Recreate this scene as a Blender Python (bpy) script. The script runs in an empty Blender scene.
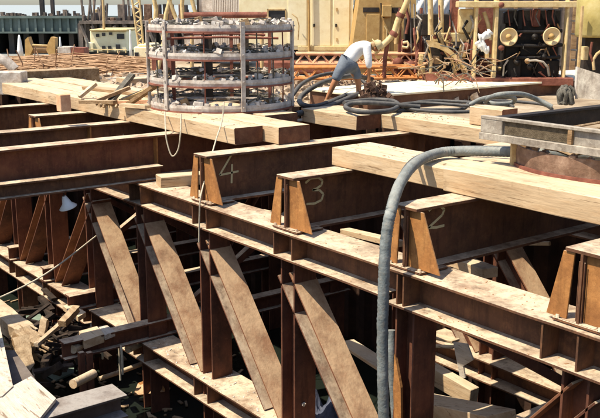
import bpy, bmesh, math, random
from mathutils import Vector, Matrix, Euler
random.seed(7)
S = bpy.context.scene
COL = S.collection
# ------------------------------------------------------------------ camera model (x runs along the main girder, y along the cross beams)
FP = 891.0; TH = math.atan2(204, 891); H = 3.2
RX, RY = .606, .7955
FX, FY = -.7955, .606
RZ = math.radians(52.7)
def _ray(px, py):
    a = (px-300)/FP; b = (209-py)/FP
    return a, math.cos(TH)+b*math.sin(TH), -math.sin(TH)+b*math.cos(TH)
def at(px, py, z):
    a, fw, up = _ray(px, py); t = (z-H)/up
    return Vector((a*t*RX+fw*t*FX, a*t*RY+fw*t*FY, z))
def on_v(px, py, v):
    a, fw, up = _ray(px, py); t = v/(a*RY+fw*FY)
    return Vector(((a*RX+fw*FX)*t, v, H+up*t))
def on_u(px, py, u):
    a, fw, up = _ray(px, py); t = u/(a*RX+fw*FX)
    return Vector((u, (a*RY+fw*FY)*t, H+up*t))
def on_d(px, py, d):
    a, fw, up = _ray(px, py); t = d/fw
    return Vector((a*t*RX+d*FX, a*t*RY+d*FY, H+up*t))

# ------------------------------------------------------------------ materials
def mat(name, stops, scale=4.0, rough=.8, bump=.25, dust_glare=None, glare_amt=.85, metal=0.0, stretch=(1,1,1), streak=0.0, detail=8, bscale=None, spots=None, crack=None):
    m = bpy.data.materials.new(name); m.use_nodes = True
    N = m.node_tree.nodes; L = m.node_tree.links
    b = N['Principled BSDF']; b.inputs['Roughness'].default_value = rough; b.inputs['Metallic'].default_value = metal
    b.inputs['Specular IOR Level'].default_value = .3
    geo = N.new('ShaderNodeNewGeometry')
    tc = N.new('ShaderNodeTexCoord')
    mp = N.new('ShaderNodeMapping'); mp.inputs['Scale'].default_value = stretch; L.new(tc.outputs['Object'], mp.inputs['Vector'])
    oi = N.new('ShaderNodeObjectInfo')
    ad = N.new('ShaderNodeVectorMath'); ad.operation = 'MULTIPLY_ADD'
    cx = N.new('ShaderNodeCombineXYZ')
    for k in range(3): L.new(oi.outputs['Random'], cx.inputs[k])
    ad.inputs[1].default_value = (37, 53, 71); L.new(cx.outputs[0], ad.inputs[0]); L.new(mp.outputs[0], ad.inputs[2])
    no = N.new('ShaderNodeTexNoise'); no.inputs['Scale'].default_value = scale; no.inputs['Detail'].default_value = detail; no.inputs['Roughness'].default_value = .65
    L.new(ad.outputs[0], no.inputs['Vector'])
    cr = N.new('ShaderNodeValToRGB'); el = cr.color_ramp.elements
    n = len(stops)
    while len(el) < n: el.new(.5)
    for i, c in enumerate(stops):
        el[i].position = .28+.44*i/max(1, n-1); el[i].color = (*c, 1)
    L.new(no.outputs[0], cr.inputs[0]); col = cr.outputs[0]
    n2 = N.new('ShaderNodeTexNoise'); n2.inputs['Scale'].default_value = bscale or scale*6; n2.inputs['Detail'].default_value = 6; L.new(ad.outputs[0], n2.inputs['Vector'])
    if spots:
        r2 = N.new('ShaderNodeValToRGB'); r2.color_ramp.elements[0].position = .48; r2.color_ramp.elements[1].position = .86
        n4 = N.new('ShaderNodeTexNoise'); n4.inputs['Scale'].default_value = scale*2.7; n4.inputs['Detail'].default_value = 12; n4.inputs['Roughness'].default_value = .75; L.new(ad.outputs[0], n4.inputs['Vector']); L.new(n4.outputs[0], r2.inputs[0])
        mx = N.new('ShaderNodeMix'); mx.data_type = 'RGBA'; L.new(r2.outputs[0], mx.inputs[0]); L.new(col, mx.inputs[6]); mx.inputs[7].default_value = (*spots, 1); col = mx.outputs[2]
    if dust_glare:  # upward faces paler: dust plus sunlit brightness painted into the colour
        sp = N.new('ShaderNodeSeparateXYZ'); L.new(geo.outputs['Normal'], sp.inputs[0])
        mr = N.new('ShaderNodeMapRange'); mr.inputs[1].default_value = .25; mr.inputs[2].default_value = .75; L.new(sp.outputs[2], mr.inputs[0])
        n3 = N.new('ShaderNodeTexNoise'); n3.inputs['Scale'].default_value = 2.2; n3.inputs['Detail'].default_value = 9; n3.inputs['Roughness'].default_value = .7
        L.new(ad.outputs[0], n3.inputs['Vector'])
        m3 = N.new('ShaderNodeMapRange'); m3.inputs[1].default_value = .34; m3.inputs[2].default_value = .56; m3.inputs[3].default_value = .3; m3.inputs[4].default_value = 1.0
        L.new(n3.outputs[0], m3.inputs[0])
        mu = N.new('ShaderNodeMath'); mu.operation = 'MULTIPLY'; L.new(mr.outputs[0], mu.inputs[0]); L.new(m3.outputs[0], mu.inputs[1])
        mu2 = N.new('ShaderNodeMath'); mu2.operation = 'MULTIPLY'; L.new(mu.outputs[0], mu2.inputs[0]); mu2.inputs[1].default_value = glare_amt
        mx = N.new('ShaderNodeMix'); mx.data_type = 'RGBA'; L.new(mu2.outputs[0], mx.inputs[0]); L.new(col, mx.inputs[6]); mx.inputs[7].default_value = (*dust_glare, 1); col = mx.outputs[2]
    def overlay(col, vec_scale, sc, lo, hi, dark, amt, det=6):
        mp2 = N.new('ShaderNodeMapping'); mp2.inputs['Scale'].default_value = vec_scale; L.new(tc.outputs['Object'], mp2.inputs['Vector'])
        a2 = N.new('ShaderNodeVectorMath'); a2.operation = 'ADD'; L.new(mp2.outputs[0], a2.inputs[0]); L.new(cx2.outputs[0], a2.inputs[1])
        nn = N.new('ShaderNodeTexNoise'); nn.inputs['Scale'].default_value = sc; nn.inputs['Detail'].default_value = det; nn.inputs['Roughness'].default_value = .7; L.new(a2.outputs[0], nn.inputs['Vector'])
        m5 = N.new('ShaderNodeMapRange'); m5.inputs[1].default_value = lo; m5.inputs[2].default_value = hi; m5.inputs[3].default_value = 0; m5.inputs[4].default_value = amt; L.new(nn.outputs[0], m5.inputs[0])
        x5 = N.new('ShaderNodeMix'); x5.data_type = 'RGBA'; L.new(m5.outputs[0], x5.inputs[0]); L.new(col, x5.inputs[6]); x5.inputs[7].default_value = (*dark, 1); return x5.outputs[2]
    cx2 = N.new('ShaderNodeVectorMath'); cx2.operation = 'SCALE'; L.new(cx.outputs[0], cx2.inputs[0]); cx2.inputs['Scale'].default_value = 23
    if streak:
        d0 = tuple(c*.45 for c in stops[0])
        col = overlay(col, (5, 5, .6), 2.0, .5, .72, d0, streak)
        col = overlay(col, (1, 1, 1), 9, .56, .66, tuple(min(1, c*1.5) for c in stops[-1]), streak*.5, 10)
        col = overlay(col, (1, 1, 1), 1.1, .52, .7, d0, streak*.6)
    if crack:
        col = overlay(col, crack, 3.0, .585, .64, (.13, .07, .03), .75)
        col = overlay(col, (1, 1, 1), .8, .5, .75, (.24, .15, .08), .55)
        col = overlay(col, (1, 1, 1), 5, .6, .68, (.2, .12, .06), .4)
    L.new(col, b.inputs['Base Color'])
    bp = N.new('ShaderNodeBump'); bp.inputs['Strength'].default_value = bump; bp.inputs['Distance'].default_value = .02
    L.new(n2.outputs[0], bp.inputs['Height']); L.new(bp.outputs[0], b.inputs['Normal'])
    return m
DUST_GLARE = (.60, .49, .35)  # pale tint, also standing in for overexposed sunlit tops
M = {}
M['steel'] = mat('rusty_steel', [(.06,.028,.015), (.115,.050,.026), (.17,.075,.036)], 1.5, .85, .35, DUST_GLARE, .93, spots=(.24,.11,.045), streak=.6)
M['steel2'] = mat('rusty_steel_red', [(.06,.024,.014), (.12,.044,.024), (.18,.07,.034)], 2.0, .85, .35, DUST_GLARE, .88, streak=.6)
M['brace'] = mat('dusty_sunlit_brace_steel', [(.10,.035,.018), (.17,.065,.03), (.26,.11,.05)], 3, .85, .35, (.55,.385,.235), 1.0, spots=(.2,.09,.04), streak=.22)  # tan upper face: dust, with the sunlight on it put into the colour
M['gusset'] = mat('orange_rust', [(.24,.095,.028), (.36,.155,.045), (.46,.22,.07)], 2.2, .85, .4, DUST_GLARE, .5, spots=(.16,.06,.02), streak=.6)
M['timber'] = mat('pale_timber', [(.36,.24,.135), (.49,.355,.215), (.58,.45,.30)], 1.3, .85, .35, (.60,.50,.36), .7, stretch=(.5,3,3), spots=(.34,.19,.08), crack=(.35,7,7))
M['timberY'] = mat('pale_timber_cross', [(.36,.24,.135), (.49,.355,.215), (.58,.45,.30)], 1.3, .85, .35, (.60,.50,.36), .7, stretch=(3,.5,3), spots=(.34,.19,.08), crack=(7,.35,7))
M['endgrain'] = mat('timber_end', [(.09,.035,.02), (.15,.06,.03), (.22,.10,.05)], 6, .9, .5)
M['oldwood'] = mat('old_brown_wood', [(.14,.08,.035), (.26,.16,.08), (.40,.28,.16)], 2.2, .9, .6, (.5,.4,.27), .5, stretch=(.6,4,4))
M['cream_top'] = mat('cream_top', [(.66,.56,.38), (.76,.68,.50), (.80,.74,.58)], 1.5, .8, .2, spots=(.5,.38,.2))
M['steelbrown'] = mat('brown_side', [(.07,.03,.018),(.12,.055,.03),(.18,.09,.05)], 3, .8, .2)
M['green_patch'] = mat('greenish_water_patch', [(.12,.17,.13), (.20,.26,.21), (.28,.34,.29)], 3, .4, .2)
M['oldtimber'] = mat('weathered_broken_timber', [(.20,.13,.07), (.36,.26,.16), (.52,.42,.30)], 1.6, .9, .6, (.6,.5,.36), .5, crack=(3,3,3))
M['earth'] = mat('dark_earth', [(.05,.025,.018), (.10,.055,.035), (.17,.10,.07)], 6, .95, .5)
M['soot'] = mat('rotten_wood', [(.012,.008,.006), (.03,.02,.014), (.07,.045,.03)], 5, .9, .6)
M['chalk'] = mat('chalk', [(.42,.36,.20), (.55,.48,.28)], 20, .95, .2)
M['white'] = mat('weathered_white', [(.27,.22,.18), (.47,.42,.37), (.68,.64,.58)], 3, .8, .3, spots=(.24,.15,.09), streak=.35)
M['cleanwhite'] = mat('white_cloth', [(.6,.6,.58), (.76,.75,.72)], 3, .8, .3)
M['ringlow'] = mat('rusty_pink_steel', [(.07,.04,.025), (.17,.10,.065), (.34,.23,.16)], 4, .85, .4, spots=(.16,.08,.05))
M['blackoil'] = mat('black_oil', [(.005,.004,.004), (.011,.009,.008), (.025,.018,.014)], 5, .6, .3)
M['dark'] = mat('dark_oily_steel', [(.012,.010,.009), (.026,.02,.016), (.055,.038,.028)], 4, .7, .3)
M['grey'] = mat('grey_steel', [(.17,.14,.11), (.32,.28,.23), (.47,.43,.36)], 3, .7, .45, (.5,.45,.37), .5, spots=(.14,.10,.07), streak=.5)
M['brownmesh'] = mat('brown_mesh', [(.05,.035,.02), (.10,.075,.045), (.16,.12,.08)], 14, .9, .6)
M['hose'] = mat('grey_rubber_hose', [(.09,.105,.105), (.15,.17,.17), (.24,.26,.255)], 6, .7, .35, (.38,.38,.34), .4, spots=(.22,.17,.12), streak=.3)
M['blackhose'] = mat('black_rubber_hose', [(.018,.018,.02), (.04,.04,.042), (.09,.085,.08)], 6, .6, .25, (.16,.15,.13), .5)
M['cream'] = mat('cream_paint', [(.74,.64,.38), (.80,.72,.47), (.84,.77,.54)], 1.2, .6, .12, spots=(.62,.48,.25))
M['ochre'] = mat('ochre_paint', [(.34,.20,.07), (.44,.28,.10), (.52,.35,.15)], 2.5, .65, .2, spots=(.30,.15,.04))
M['yellow'] = mat('yellow_paint', [(.44,.31,.13), (.60,.46,.23), (.70,.57,.33)], 3, .65, .2, spots=(.34,.18,.06))
M['tan'] = mat('tan_paint', [(.34,.22,.09), (.50,.35,.16), (.62,.47,.26)], 4, .7, .25, spots=(.2,.1,.04))
M['orange'] = mat('orange_rod', [(.36,.12,.03), (.52,.20,.06), (.62,.30,.12)], 5, .75, .2)
M['pinkrust'] = mat('salmon_paint', [(.50,.24,.13), (.66,.36,.20), (.74,.46,.30)], 5, .75, .2)
M['rebar'] = mat('rebar_rust', [(.12,.06,.03), (.26,.14,.075), (.46,.30,.19)], 5, .85, .3, (.55,.38,.22), .4)
M['drum'] = mat('red_brown_drum', [(.10,.03,.02), (.20,.07,.045), (.30,.12,.08)], 4, .75, .3)
M['chunk'] = mat('pale_chunks', [(.30,.24,.19), (.50,.45,.40), (.68,.64,.59)], 3, .9, .4)
M['ground'] = mat('dusty_ground', [(.16,.11,.07), (.32,.25,.17), (.50,.42,.32)], .9, .95, .8, bscale=7, spots=(.14,.09,.05))
M['rubble'] = mat('rubble', [(.12,.08,.05), (.34,.25,.17), (.62,.53,.42)], 3, .95, .6)
M['pit'] = mat('pit_mud', [(.012,.010,.008), (.025,.02,.015), (.05,.038,.028)], 1.5, .6, .5)
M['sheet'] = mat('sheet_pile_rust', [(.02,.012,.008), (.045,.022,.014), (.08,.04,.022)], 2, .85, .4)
M['bridge'] = mat('green_grey_bridge', [(.07,.095,.085), (.12,.15,.135), (.19,.22,.20)], .6, .8, .3)
M['bridged'] = mat('bridge_underside', [(.02,.022,.022), (.05,.045,.042), (.08,.06,.05)], .8, .9, .3)
M['wharf'] = mat('dark_wharf_timber', [(.06,.05,.045), (.14,.11,.09), (.30,.22,.17)], 1.2, .9, .6)
M['skin'] = mat('tanned_skin', [(.28,.12,.055), (.36,.16,.075), (.42,.20,.10)], 5, .55, .1)
M['shirt'] = mat('white_cotton', [(.72,.72,.72), (.80,.80,.79)], 6, .9, .25)
M['shorts'] = mat('grey_blue_cloth', [(.09,.11,.14), (.14,.165,.20), (.19,.215,.25)], 6, .9, .3)
M['hat'] = mat('straw', [(.55,.42,.20), (.68,.56,.32)], 10, .9, .3)
M['glassdark'] = mat('dark_window', [(.02,.02,.022), (.05,.05,.055)], 2, .2, .05)
M['tarp'] = mat('blue_grey_tarp', [(.035,.045,.07), (.08,.09,.13), (.16,.17,.21)], 4, .5, .4)
M['rope'] = mat('rope', [(.42,.36,.26), (.62,.55,.42)], 20, .95, .4)
M['plank'] = mat('bleached_plank', [(.36,.31,.25), (.50,.45,.38), (.60,.55,.47)], 1.8, .85, .4, stretch=(1,5,5), spots=(.4,.32,.24), crack=(.5,5,5))
M['lamp'] = mat('cream_enamel', [(.62,.45,.22), (.74,.58,.34)], 6, .35, .1)
M['net'] = mat('dark_net', [(.05,.045,.035), (.12,.11,.09), (.2,.19,.16)], 12, .95, .8)
M['green'] = mat('olive_paint', [(.30,.24,.08), (.42,.34,.12), (.50,.42,.20)], 3, .6, .2)
def water(name, base, rough, sc):
    m = bpy.data.materials.new(name); m.use_nodes = True; N = m.node_tree.nodes; L = m.node_tree.links
    b = N['Principled BSDF']; b.inputs['Base Color'].default_value = (*base, 1); b.inputs['Roughness'].default_value = rough; b.inputs['IOR'].default_value = 1.33
    no = N.new('ShaderNodeTexNoise'); no.inputs['Scale'].default_value = sc; no.inputs['Detail'].default_value = 4
    tc = N.new('ShaderNodeTexCoord'); L.new(tc.outputs['Object'], no.inputs['Vector'])
    bp = N.new('ShaderNodeBump'); bp.inputs['Strength'].default_value = .35; bp.inputs['Distance'].default_value = .05
    L.new(no.outputs[0], bp.inputs['Height']); L.new(bp.outputs[0], b.inputs['Normal']); return m
M['pitwater'] = water('green_pit_water', (.012,.016,.012), .25, 1.3)
M['river'] = water('river_water', (.34,.36,.34), .3, .4)  # base raised pale: silty water with sky glare painted in

# ------------------------------------------------------------------ mesh collector
class MB:
    def __init__(s): s.v = []; s.f = []; s.sm = []
    def add(s, vs, fs, smooth=False):
        n = len(s.v); s.v += [tuple(v) for v in vs]; s.f += [tuple(i+n for i in f) for f in fs]; s.sm += [smooth]*len(fs)
    def box(s, x0, x1, y0, y1, z0, z1, T=None):
        vs = [Vector((x, y, z)) for x in (x0, x1) for y in (y0, y1) for z in (z0, z1)]
        if T: vs = [T @ v for v in vs]
        s.add(vs, [(0,1,3,2), (4,6,7,5), (0,4,5,1), (2,3,7,6), (0,2,6,4), (1,5,7,3)])
        return s
    def prism(s, pts, axis, a, b):          # pts in the plane across 'axis', extruded from a to b
        def mk(p, t): return {'x': (t, p[0], p[1]), 'y': (p[0], t, p[1]), 'z': (p[0], p[1], t)}[axis]
        n = len(pts); vs = [mk(p, a) for p in pts]+[mk(p, b) for p in pts]
        s.add(vs, [tuple(range(n)), tuple(range(2*n-1, n-1, -1))]+[(i, i+n, (i+1) % n+n, (i+1) % n) for i in range(n)])
        return s
    def bar(s, p, q, w, h=None, up=(0,0,1)):
        p = Vector(p); q = Vector(q); h = h or w
        d = (q-p).normalized(); upv = Vector(up)
        if abs(d.dot(upv)) > .98: upv = Vector((1, 0, 0))
        sd = d.cross(upv).normalized(); u2 = sd.cross(d)
        vs = [c+sd*(a*w/2)+u2*(b*h/2) for c in (p, q) for a, b in ((-1,-1), (1,-1), (1,1), (-1,1))]
        s.add(vs, [(0,3,2,1), (4,5,6,7), (0,1,5,4), (1,2,6,5), (2,3,7,6), (3,0,4,7)])
        return s
    def tube(s, pts, r, n=8, cap=True, rs=None):
        pts = [Vector(p) for p in pts]; m = len(pts); ring = []; prev = None
        for i, p in enumerate(pts):
            d = (pts[min(i+1, m-1)]-pts[max(i-1, 0)]).normalized()
            if prev is None:
                a = d.cross(Vector((0, 0, 1)))
                if a.length < .05: a = d.cross(Vector((1, 0, 0)))
            else: a = prev-d*prev.dot(d)
            a.normalize(); prev = a; b = d.cross(a)
            rr = rs[i] if rs else r
            ring.append([p+(a*math.cos(2*math.pi*k/n)+b*math.sin(2*math.pi*k/n))*rr for k in range(n)])
        vs = [v for g in ring for v in g]
        fs = [(i*n+k, i*n+(k+1) % n, (i+1)*n+(k+1) % n, (i+1)*n+k) for i in range(m-1) for k in range(n)]
        s.add(vs, fs, n > 5)
        if cap: s.add(ring[0], [tuple(range(n-1, -1, -1))]); s.add(ring[-1], [tuple(range(n))])
        return s
    def lathe(s, prof, n=32, c=(0,0,0), a0=0, a1=2*math.pi, T=None, smooth=True):
        full = abs(a1-a0-2*math.pi) < 1e-6; m = len(prof); k = n if full else n+1
        vs = [Vector((c[0]+r*math.cos(a0+(a1-a0)*i/n), c[1]+r*math.sin(a0+(a1-a0)*i/n), c[2]+z)) for i in range(k) for r, z in prof]
        if T: vs = [T @ v for v in vs]
        fs = [(i*m+j, ((i+1) % k)*m+j, ((i+1) % k)*m+j+1, i*m+j+1) for i in range(n) for j in range(m-1)]
        s.add(vs, fs, smooth); return s
    def mesh(s, name, m, bevel=0):
        me = bpy.data.meshes.new(name); me.from_pydata(s.v, [], s.f)
        me.polygons.foreach_set('use_smooth', s.sm)
        bm = bmesh.new(); bm.from_mesh(me)
        bmesh.ops.recalc_face_normals(bm, faces=bm.faces)
        if bevel: bmesh.ops.bevel(bm, geom=bm.edges, offset=bevel, segments=1, affect='EDGES')
        bm.to_mesh(me); bm.free()
        for mm in (m if isinstance(m, list) else [m]): me.materials.append(mm)
        return me
def spline(pts, k=8):
    P = [Vector(p) for p in pts]; P = [P[0]*2-P[1]]+P+[P[-1]*2-P[-2]]; out = []
    for i in range(1, len(P)-2):
        a, b, c, d = P[i-1:i+3]
        for j in range(k):
            t = j/k; out.append(.5*((2*b)+(c-a)*t+(2*a-5*b+4*c-d)*t*t+(3*b-a-3*c+d)*t**3))
    out.append(P[-2]); return out
def thing(name, label, cat, loc=(0,0,0), rz=0, group=None):
    o = bpy.data.objects.new(name, None); COL.objects.link(o); o.empty_display_size = .2
    o.location = loc; o.rotation_euler = (0, 0, rz); o['label'] = label; o['category'] = cat
    if group: o['group'] = group
    return o
def part(name, mb, m, parent, bevel=0, label=None):
    o = bpy.data.objects.new(name, mb.mesh(name, M[m] if isinstance(m, str) else m, bevel)); COL.objects.link(o); o.parent = parent
    if label: o['label'] = label
    return o
def solo(name, mb, m, label, cat, group=None, loc=(0,0,0), rz=0, bevel=0, kind=None):
    o = bpy.data.objects.new(name, mb.mesh(name, M[m] if isinstance(m, str) else m, bevel)); COL.objects.link(o)
    o.location = loc; o.rotation_euler = (0, 0, rz); o['label'] = label; o['category'] = cat
    if group: o['group'] = group
    if kind: o['kind'] = kind
    return o
def structure(name, mb, m):
    o = bpy.data.objects.new(name, mb.mesh(name, M[m])); COL.objects.link(o); o['kind'] = 'structure'; return o
def copy_tree(o, parent=None):
    c = o.copy(); COL.objects.link(c); c.parent = parent
    for ch in [x for x in COL.objects if x.parent == o]: copy_tree(ch, c)
    return c

# ------------------------------------------------------------------ ground, pit, river
PU0, PU1, PV0, PV1 = -27.0, 5.0, -1.2, 13.3
ZG = .78; ZW = -4.6
def clip(poly, keep):
    out = []
    for i in range(len(poly)):
        a, b = poly[i], poly[(i+1) % len(poly)]; fa, fb = keep(a), keep(b)
        if fa >= 0: out.append(a)
        if fa*fb < 0:
            t = fa/(fa-fb); out.append((a[0]+(b[0]-a[0])*t, a[1]+(b[1]-a[1])*t))
    return out
DQ = 44.0
def fd(p): return p[0]*FX+p[1]*FY
def rt(p): return p[0]*RX+p[1]*RY
B = 20000
rects = [(-B, PU0, -B, B), (PU1, B, -B, B), (PU0, PU1, -B, PV0), (PU0, PU1, PV1, B)]
g = MB(); r_ = MB()
for x0, x1, y0, y1 in rects:
    q = [(x0, y0), (x1, y0), (x1, y1), (x0, y1)]
    p = clip(q, lambda a: DQ-fd(a))
    if len(p) > 2: g.prism(p, 'z', ZG-.4, ZG)
    p = clip(q, lambda a: fd(a)-DQ-.02)
    if len(p) > 2: r_.add([(a[0], a[1], -1.3) for a in p], [tuple(range(len(p)))])
structure('ground', g, 'ground'); structure('river', r_, 'river')
q = MB(); q.box(PU0-6, PU1+4, PV0-4, PV1+4, ZW-.9, ZW-.6); structure('pit_floor', q, 'pit')
q = MB(); q.add([(PU0+.1, PV0+.1, ZW), (PU1-.1, PV0+.1, ZW), (PU1-.1, PV1-.1, ZW), (PU0+.1, PV1-.1, ZW)], [(0,1,2,3)]); structure('pit_water', q, 'pitwater')
def sheetpile(p, q, nrm, label):
    p = Vector(p); q = Vector(q); n = Vector(nrm); L = (q-p).length; d = (q-p).normalized(); pts = []; t = 0
    k = 0
    while t < L:
        for dt, off in ((0, 0), (.18, 0), (.28, .18), (.46, .18)): pts.append(p+d*min(L, t+dt)+n*off)
        t += .56
    m = MB(); a = [(v.x, v.y, ZW-.7) for v in pts]; b = [(v.x, v.y, ZG-.02) for v in pts]; c = len(pts)
    m.add(a+b, [(i, i+1, i+1+c, i+c) for i in range(c-1)])
    a2 = [(v.x-n.x*.03, v.y-n.y*.03, ZW-.7) for v in pts]; b2 = [(v.x-n.x*.03, v.y-n.y*.03, ZG-.02) for v in pts]
    m.add(a2+b2, [(i, i+1, i+1+c, i+c) for i in range(c-1)])
    m.add(b+b2, [(i, i+1, i+1+c, i+c) for i in range(c-1)])
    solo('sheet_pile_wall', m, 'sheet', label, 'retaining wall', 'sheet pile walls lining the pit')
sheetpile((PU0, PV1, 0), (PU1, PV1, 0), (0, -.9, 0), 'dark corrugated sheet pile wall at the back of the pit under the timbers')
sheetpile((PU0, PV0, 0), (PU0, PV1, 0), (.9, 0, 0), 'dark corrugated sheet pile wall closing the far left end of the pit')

# ------------------------------------------------------------------ trusses
ST = [-5.1, -7.63, -10.1, -12.44, -14.75, -17.1, -19.35, -21.6, -23.85]
def ibeam(L, h, w, tf=.035, tw=.03, axis='x', nick=0):
    """three meshes: top flange, web, bottom flange; runs from 0 to L, top at z=h"""
    t, wb, b = MB(), MB(), MB()
    n = max(2, int(L/.5))
    for mb, z0, z1, ww in ((t, h-tf, h, w), (b, 0, tf, w)):
        # slightly wavy, worn plate edges
        prof = []
        for i in range(n+1):
            x = L*i/n; prof.append((x, -ww/2+random.uniform(-.006, .006), ww/2+random.uniform(-.006, .006), random.uniform(-.003, .003)))
        vs = []
        for x, a, c, dz in prof: vs += [(x, a, z0+dz), (x, c, z0+dz), (x, c, z1+dz), (x, a, z1+dz)]
        fs = [(0,1,2,3), (4*n, 4*n+3, 4*n+2, 4*n+1)]
        for i in range(n):
            for k in range(4): fs.append((4*i+k, 4*i+(k+1) % 4, 4*i+4+(k+1) % 4, 4*i+4+k))
        mb.add(vs, fs)
    wb.box(0, L, -tw/2, tw/2, tf-.004, h-tf+.004)
    if axis == 'y':
        for mb in (t, wb, b): mb.v = [(-y, x, z) for x, y, z in mb.v]
    return t, wb, b
def beam_thing(name, label, cat, loc, L, h, w, axis='x', group=None, m='steel', stiff=(), tf=.035):
    o = thing(name, label, cat, loc, 0, group)
    t, wb, b = ibeam(L, h, w, tf, axis=axis)
    part('flange', t, m, o, .004); part('web', wb, m, o); part('flange', b, m, o, .004)
    for s_ in stiff:
        k = MB()
        if axis == 'x':
            k.box(s_-.012, s_+.012, -w/2+.02, w/2-.02, tf, h-tf)
        else: k.box(-w/2+.02, w/2-.02, s_-.012, s_+.012, tf, h-tf)
        part('stiffener', k, m, o)
    return o
GV = 7.665
def stiffs(u0, u1):
    out = []
    for s_ in ST:
        for d in (-.22, .22):
            if u0+.1 < s_+d < u1-.1: out.append(s_+d-u0)
    return out
def truss(dv, names, near):
    o = beam_thing('waler_beam', names[0], 'steel beam', (-26.5, GV+dv, -.42), 26.5-7.98, .42, .62, group='long beams carrying the cross beams', stiff=stiffs(-26.5, -7.98))
    o = beam_thing('waler_beam', names[1], 'steel beam', (-7.86, GV+dv, -.475), 4.7, .475, .64, group='long beams carrying the cross beams', stiff=[.18]+stiffs(-7.7, -3.2))
    o = beam_thing('waler_beam', names[2], 'steel beam', (-26.5 if near else -11.6, GV+dv-.03, -3.5), (26.5 if near else 11.6)-3.2, .42, .68, group='lower long beams of the bracing', stiff=stiffs(-26.5 if near else -11.6, -3.2) if near else [])
post_names = ['rightmost post at the photo edge under the last orange bracket', 'post behind the grey hose below the bracket of beam 2', 'post below the bracket of beam 3', 'post below the bracket of beam 4', 'post where the bright top beam first shows at left', 'post left of the leftmost broad tan diagonal', 'post in the dark left truss beside the white shade', 'post at the far left edge of the truss', 'last post, nearly out of view at the left']
brace_names = ['diagonal in the last bay at bottom right, sloping the other way', 'broad tan diagonal between the posts of beams 2 and 3', 'broad tan diagonal between the posts of beams 3 and 4', 'broad tan diagonal left of the post of beam 4', 'leftmost broad tan diagonal, under the start of the bright beam', 'dark diagonal beside the white shade, sloping the other way', 'dark diagonal near the left edge of the photo', 'farthest left diagonal of the truss']
def make_post(label, group, loc):
    o = thing('bracing_post', label, 'steel post', loc, 0, group)
    for s_ in (-1, 1):
        k = MB(); k.box(s_*.155-.016, s_*.155+.016, -.2, .2, ZW-.5, -.44); part('flange', k, 'steel2', o, .003)
    k = MB(); k.box(-.139, .139, -.012, .012, ZW-.5, -.44); part('web', k, 'steel2', o)
    return o
def make_brace(label, group, u, v, mirror):
    L = 1.19; du = 2.02
    a = Vector((.05, 0, -.62)); b_ = Vector((2.1, 0, -3.06))
    if mirror: a.x = -a.x; b_.x = -b_.x
    d = (b_-a).normalized(); n = Vector((-d.z, 0, d.x));
    if n.z < 0: n = -n
    o = thing('diagonal_brace', label, 'steel brace', (u, v, 0), 0, group)
    def fl(off, th, w, lo, hi):
        vs = []
        for p in (a+d*lo, b_+d*hi):
            for y in (-w/2, w/2):
                for t in (0, -th): vs.append(p+n*(off+t)+Vector((0, y, 0)))
        k = MB(); k.add(vs, [(0,1,3,2), (4,6,7,5), (0,4,5,1), (2,3,7,6), (0,2,6,4), (1,5,7,3)]); return k
    part('flange', fl(0, .03, .42, 0, 0), 'brace', o, .003)
    part('web', fl(-.03, .26, .022, .03, -.03), 'steel2', o)
    part('flange', fl(-.29, .03, .42, -.1, -.25), 'steel2', o, .003)
    return o
NEAR = 'near truss'; FAR = 'far truss'
truss(0, ['bright topped rusty I-beam of the near truss running under the ends of beams 3 and 4', 'deeper rusty I-beam right of the grey hose, carrying the end of beam 2',
          'lower rusty I-beam of the near truss with the feet of the tan diagonals on it'], True)
truss(4.5, ['shaded long I-beam across the pit under the timbers, left length', 'shaded long I-beam across the pit behind beam 2, right length', 'lower I-beam of the far truss deep in the shaded pit'], False)
for j, (dv, nm) in enumerate(((0, 'near'), (4.5, 'far'))):
    for i, u in enumerate(ST):
        lab = ('rusty H-section '+post_names[i]) if not j else 'shaded far truss counterpart of the '+post_names[i].split(',')[0]
        make_post(' '.join(lab.split()[:16]), 'vertical posts of the %s truss' % nm, (u, GV+dv, 0))
    for i in ((range(8)) if not j else (1, 2, 5)):
        mir = i in (0, 5, 6, 7)
        if j: mir = i in (5, 6, 7)
        u = ST[i] if mir else ST[i+1]
        lab = ('rusty '+brace_names[i]) if not j else 'far truss brace behind the '+brace_names[i].split(',')[0]
        make_brace(' '.join(lab.split()[:16]), 'diagonal braces of the %s truss' % nm, u, GV+dv+.01, mir)

rng0 = random.Random(5)
# cross beams resting on the trusses
def gusset_set(o, v, h=.8):
    for lo, li, to, ti in ((-.40, -.15, -.235, -.10), (.55, .025, .25, .018)):
        k = MB(); k.prism([(li, .04), (lo, .04), (to, h-.045), (ti, h-.045)], 'y', v if lo < 0 else v+.04, v+.022 if lo < 0 else v+.062); part('bracket', k, 'gusset', o, .003)
    k = MB(); k.box(-.3, .3, v-.03, v+.45, -.0, .03)
    part('bearing_plate', k, 'steel', o, .004)
    for x_ in (-.25, .26):
        k = MB(); k.lathe([(0, .065), (.022, .065), (.022, .03), (.034, .03), (.034, .028)], 6, c=(x_, v+.012-.02, 0)); part('bolt', k, 'steel2', o)
    for x_ in (-.03, .03):
        k = MB(); k.tube([(x_, v+.0-.004, .05+t*.07) for t in range(10)], .007, 5, rs=[.005+.004*rng0.random() for t in range(10)]); part('weld_bead', k, 'steel', o)
def cross_beam(u, v0, v1, label, w=.4, gus=True, m='steel', h=.8, z=.012):
    o = beam_thing('cross_beam', label, 'steel beam', (u, v0, z), v1-v0, h, w, axis='y', group='deep cross beams spanning the pit', m=m, stiff=[v1-v0-1.2], tf=.04)
    return o
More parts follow.
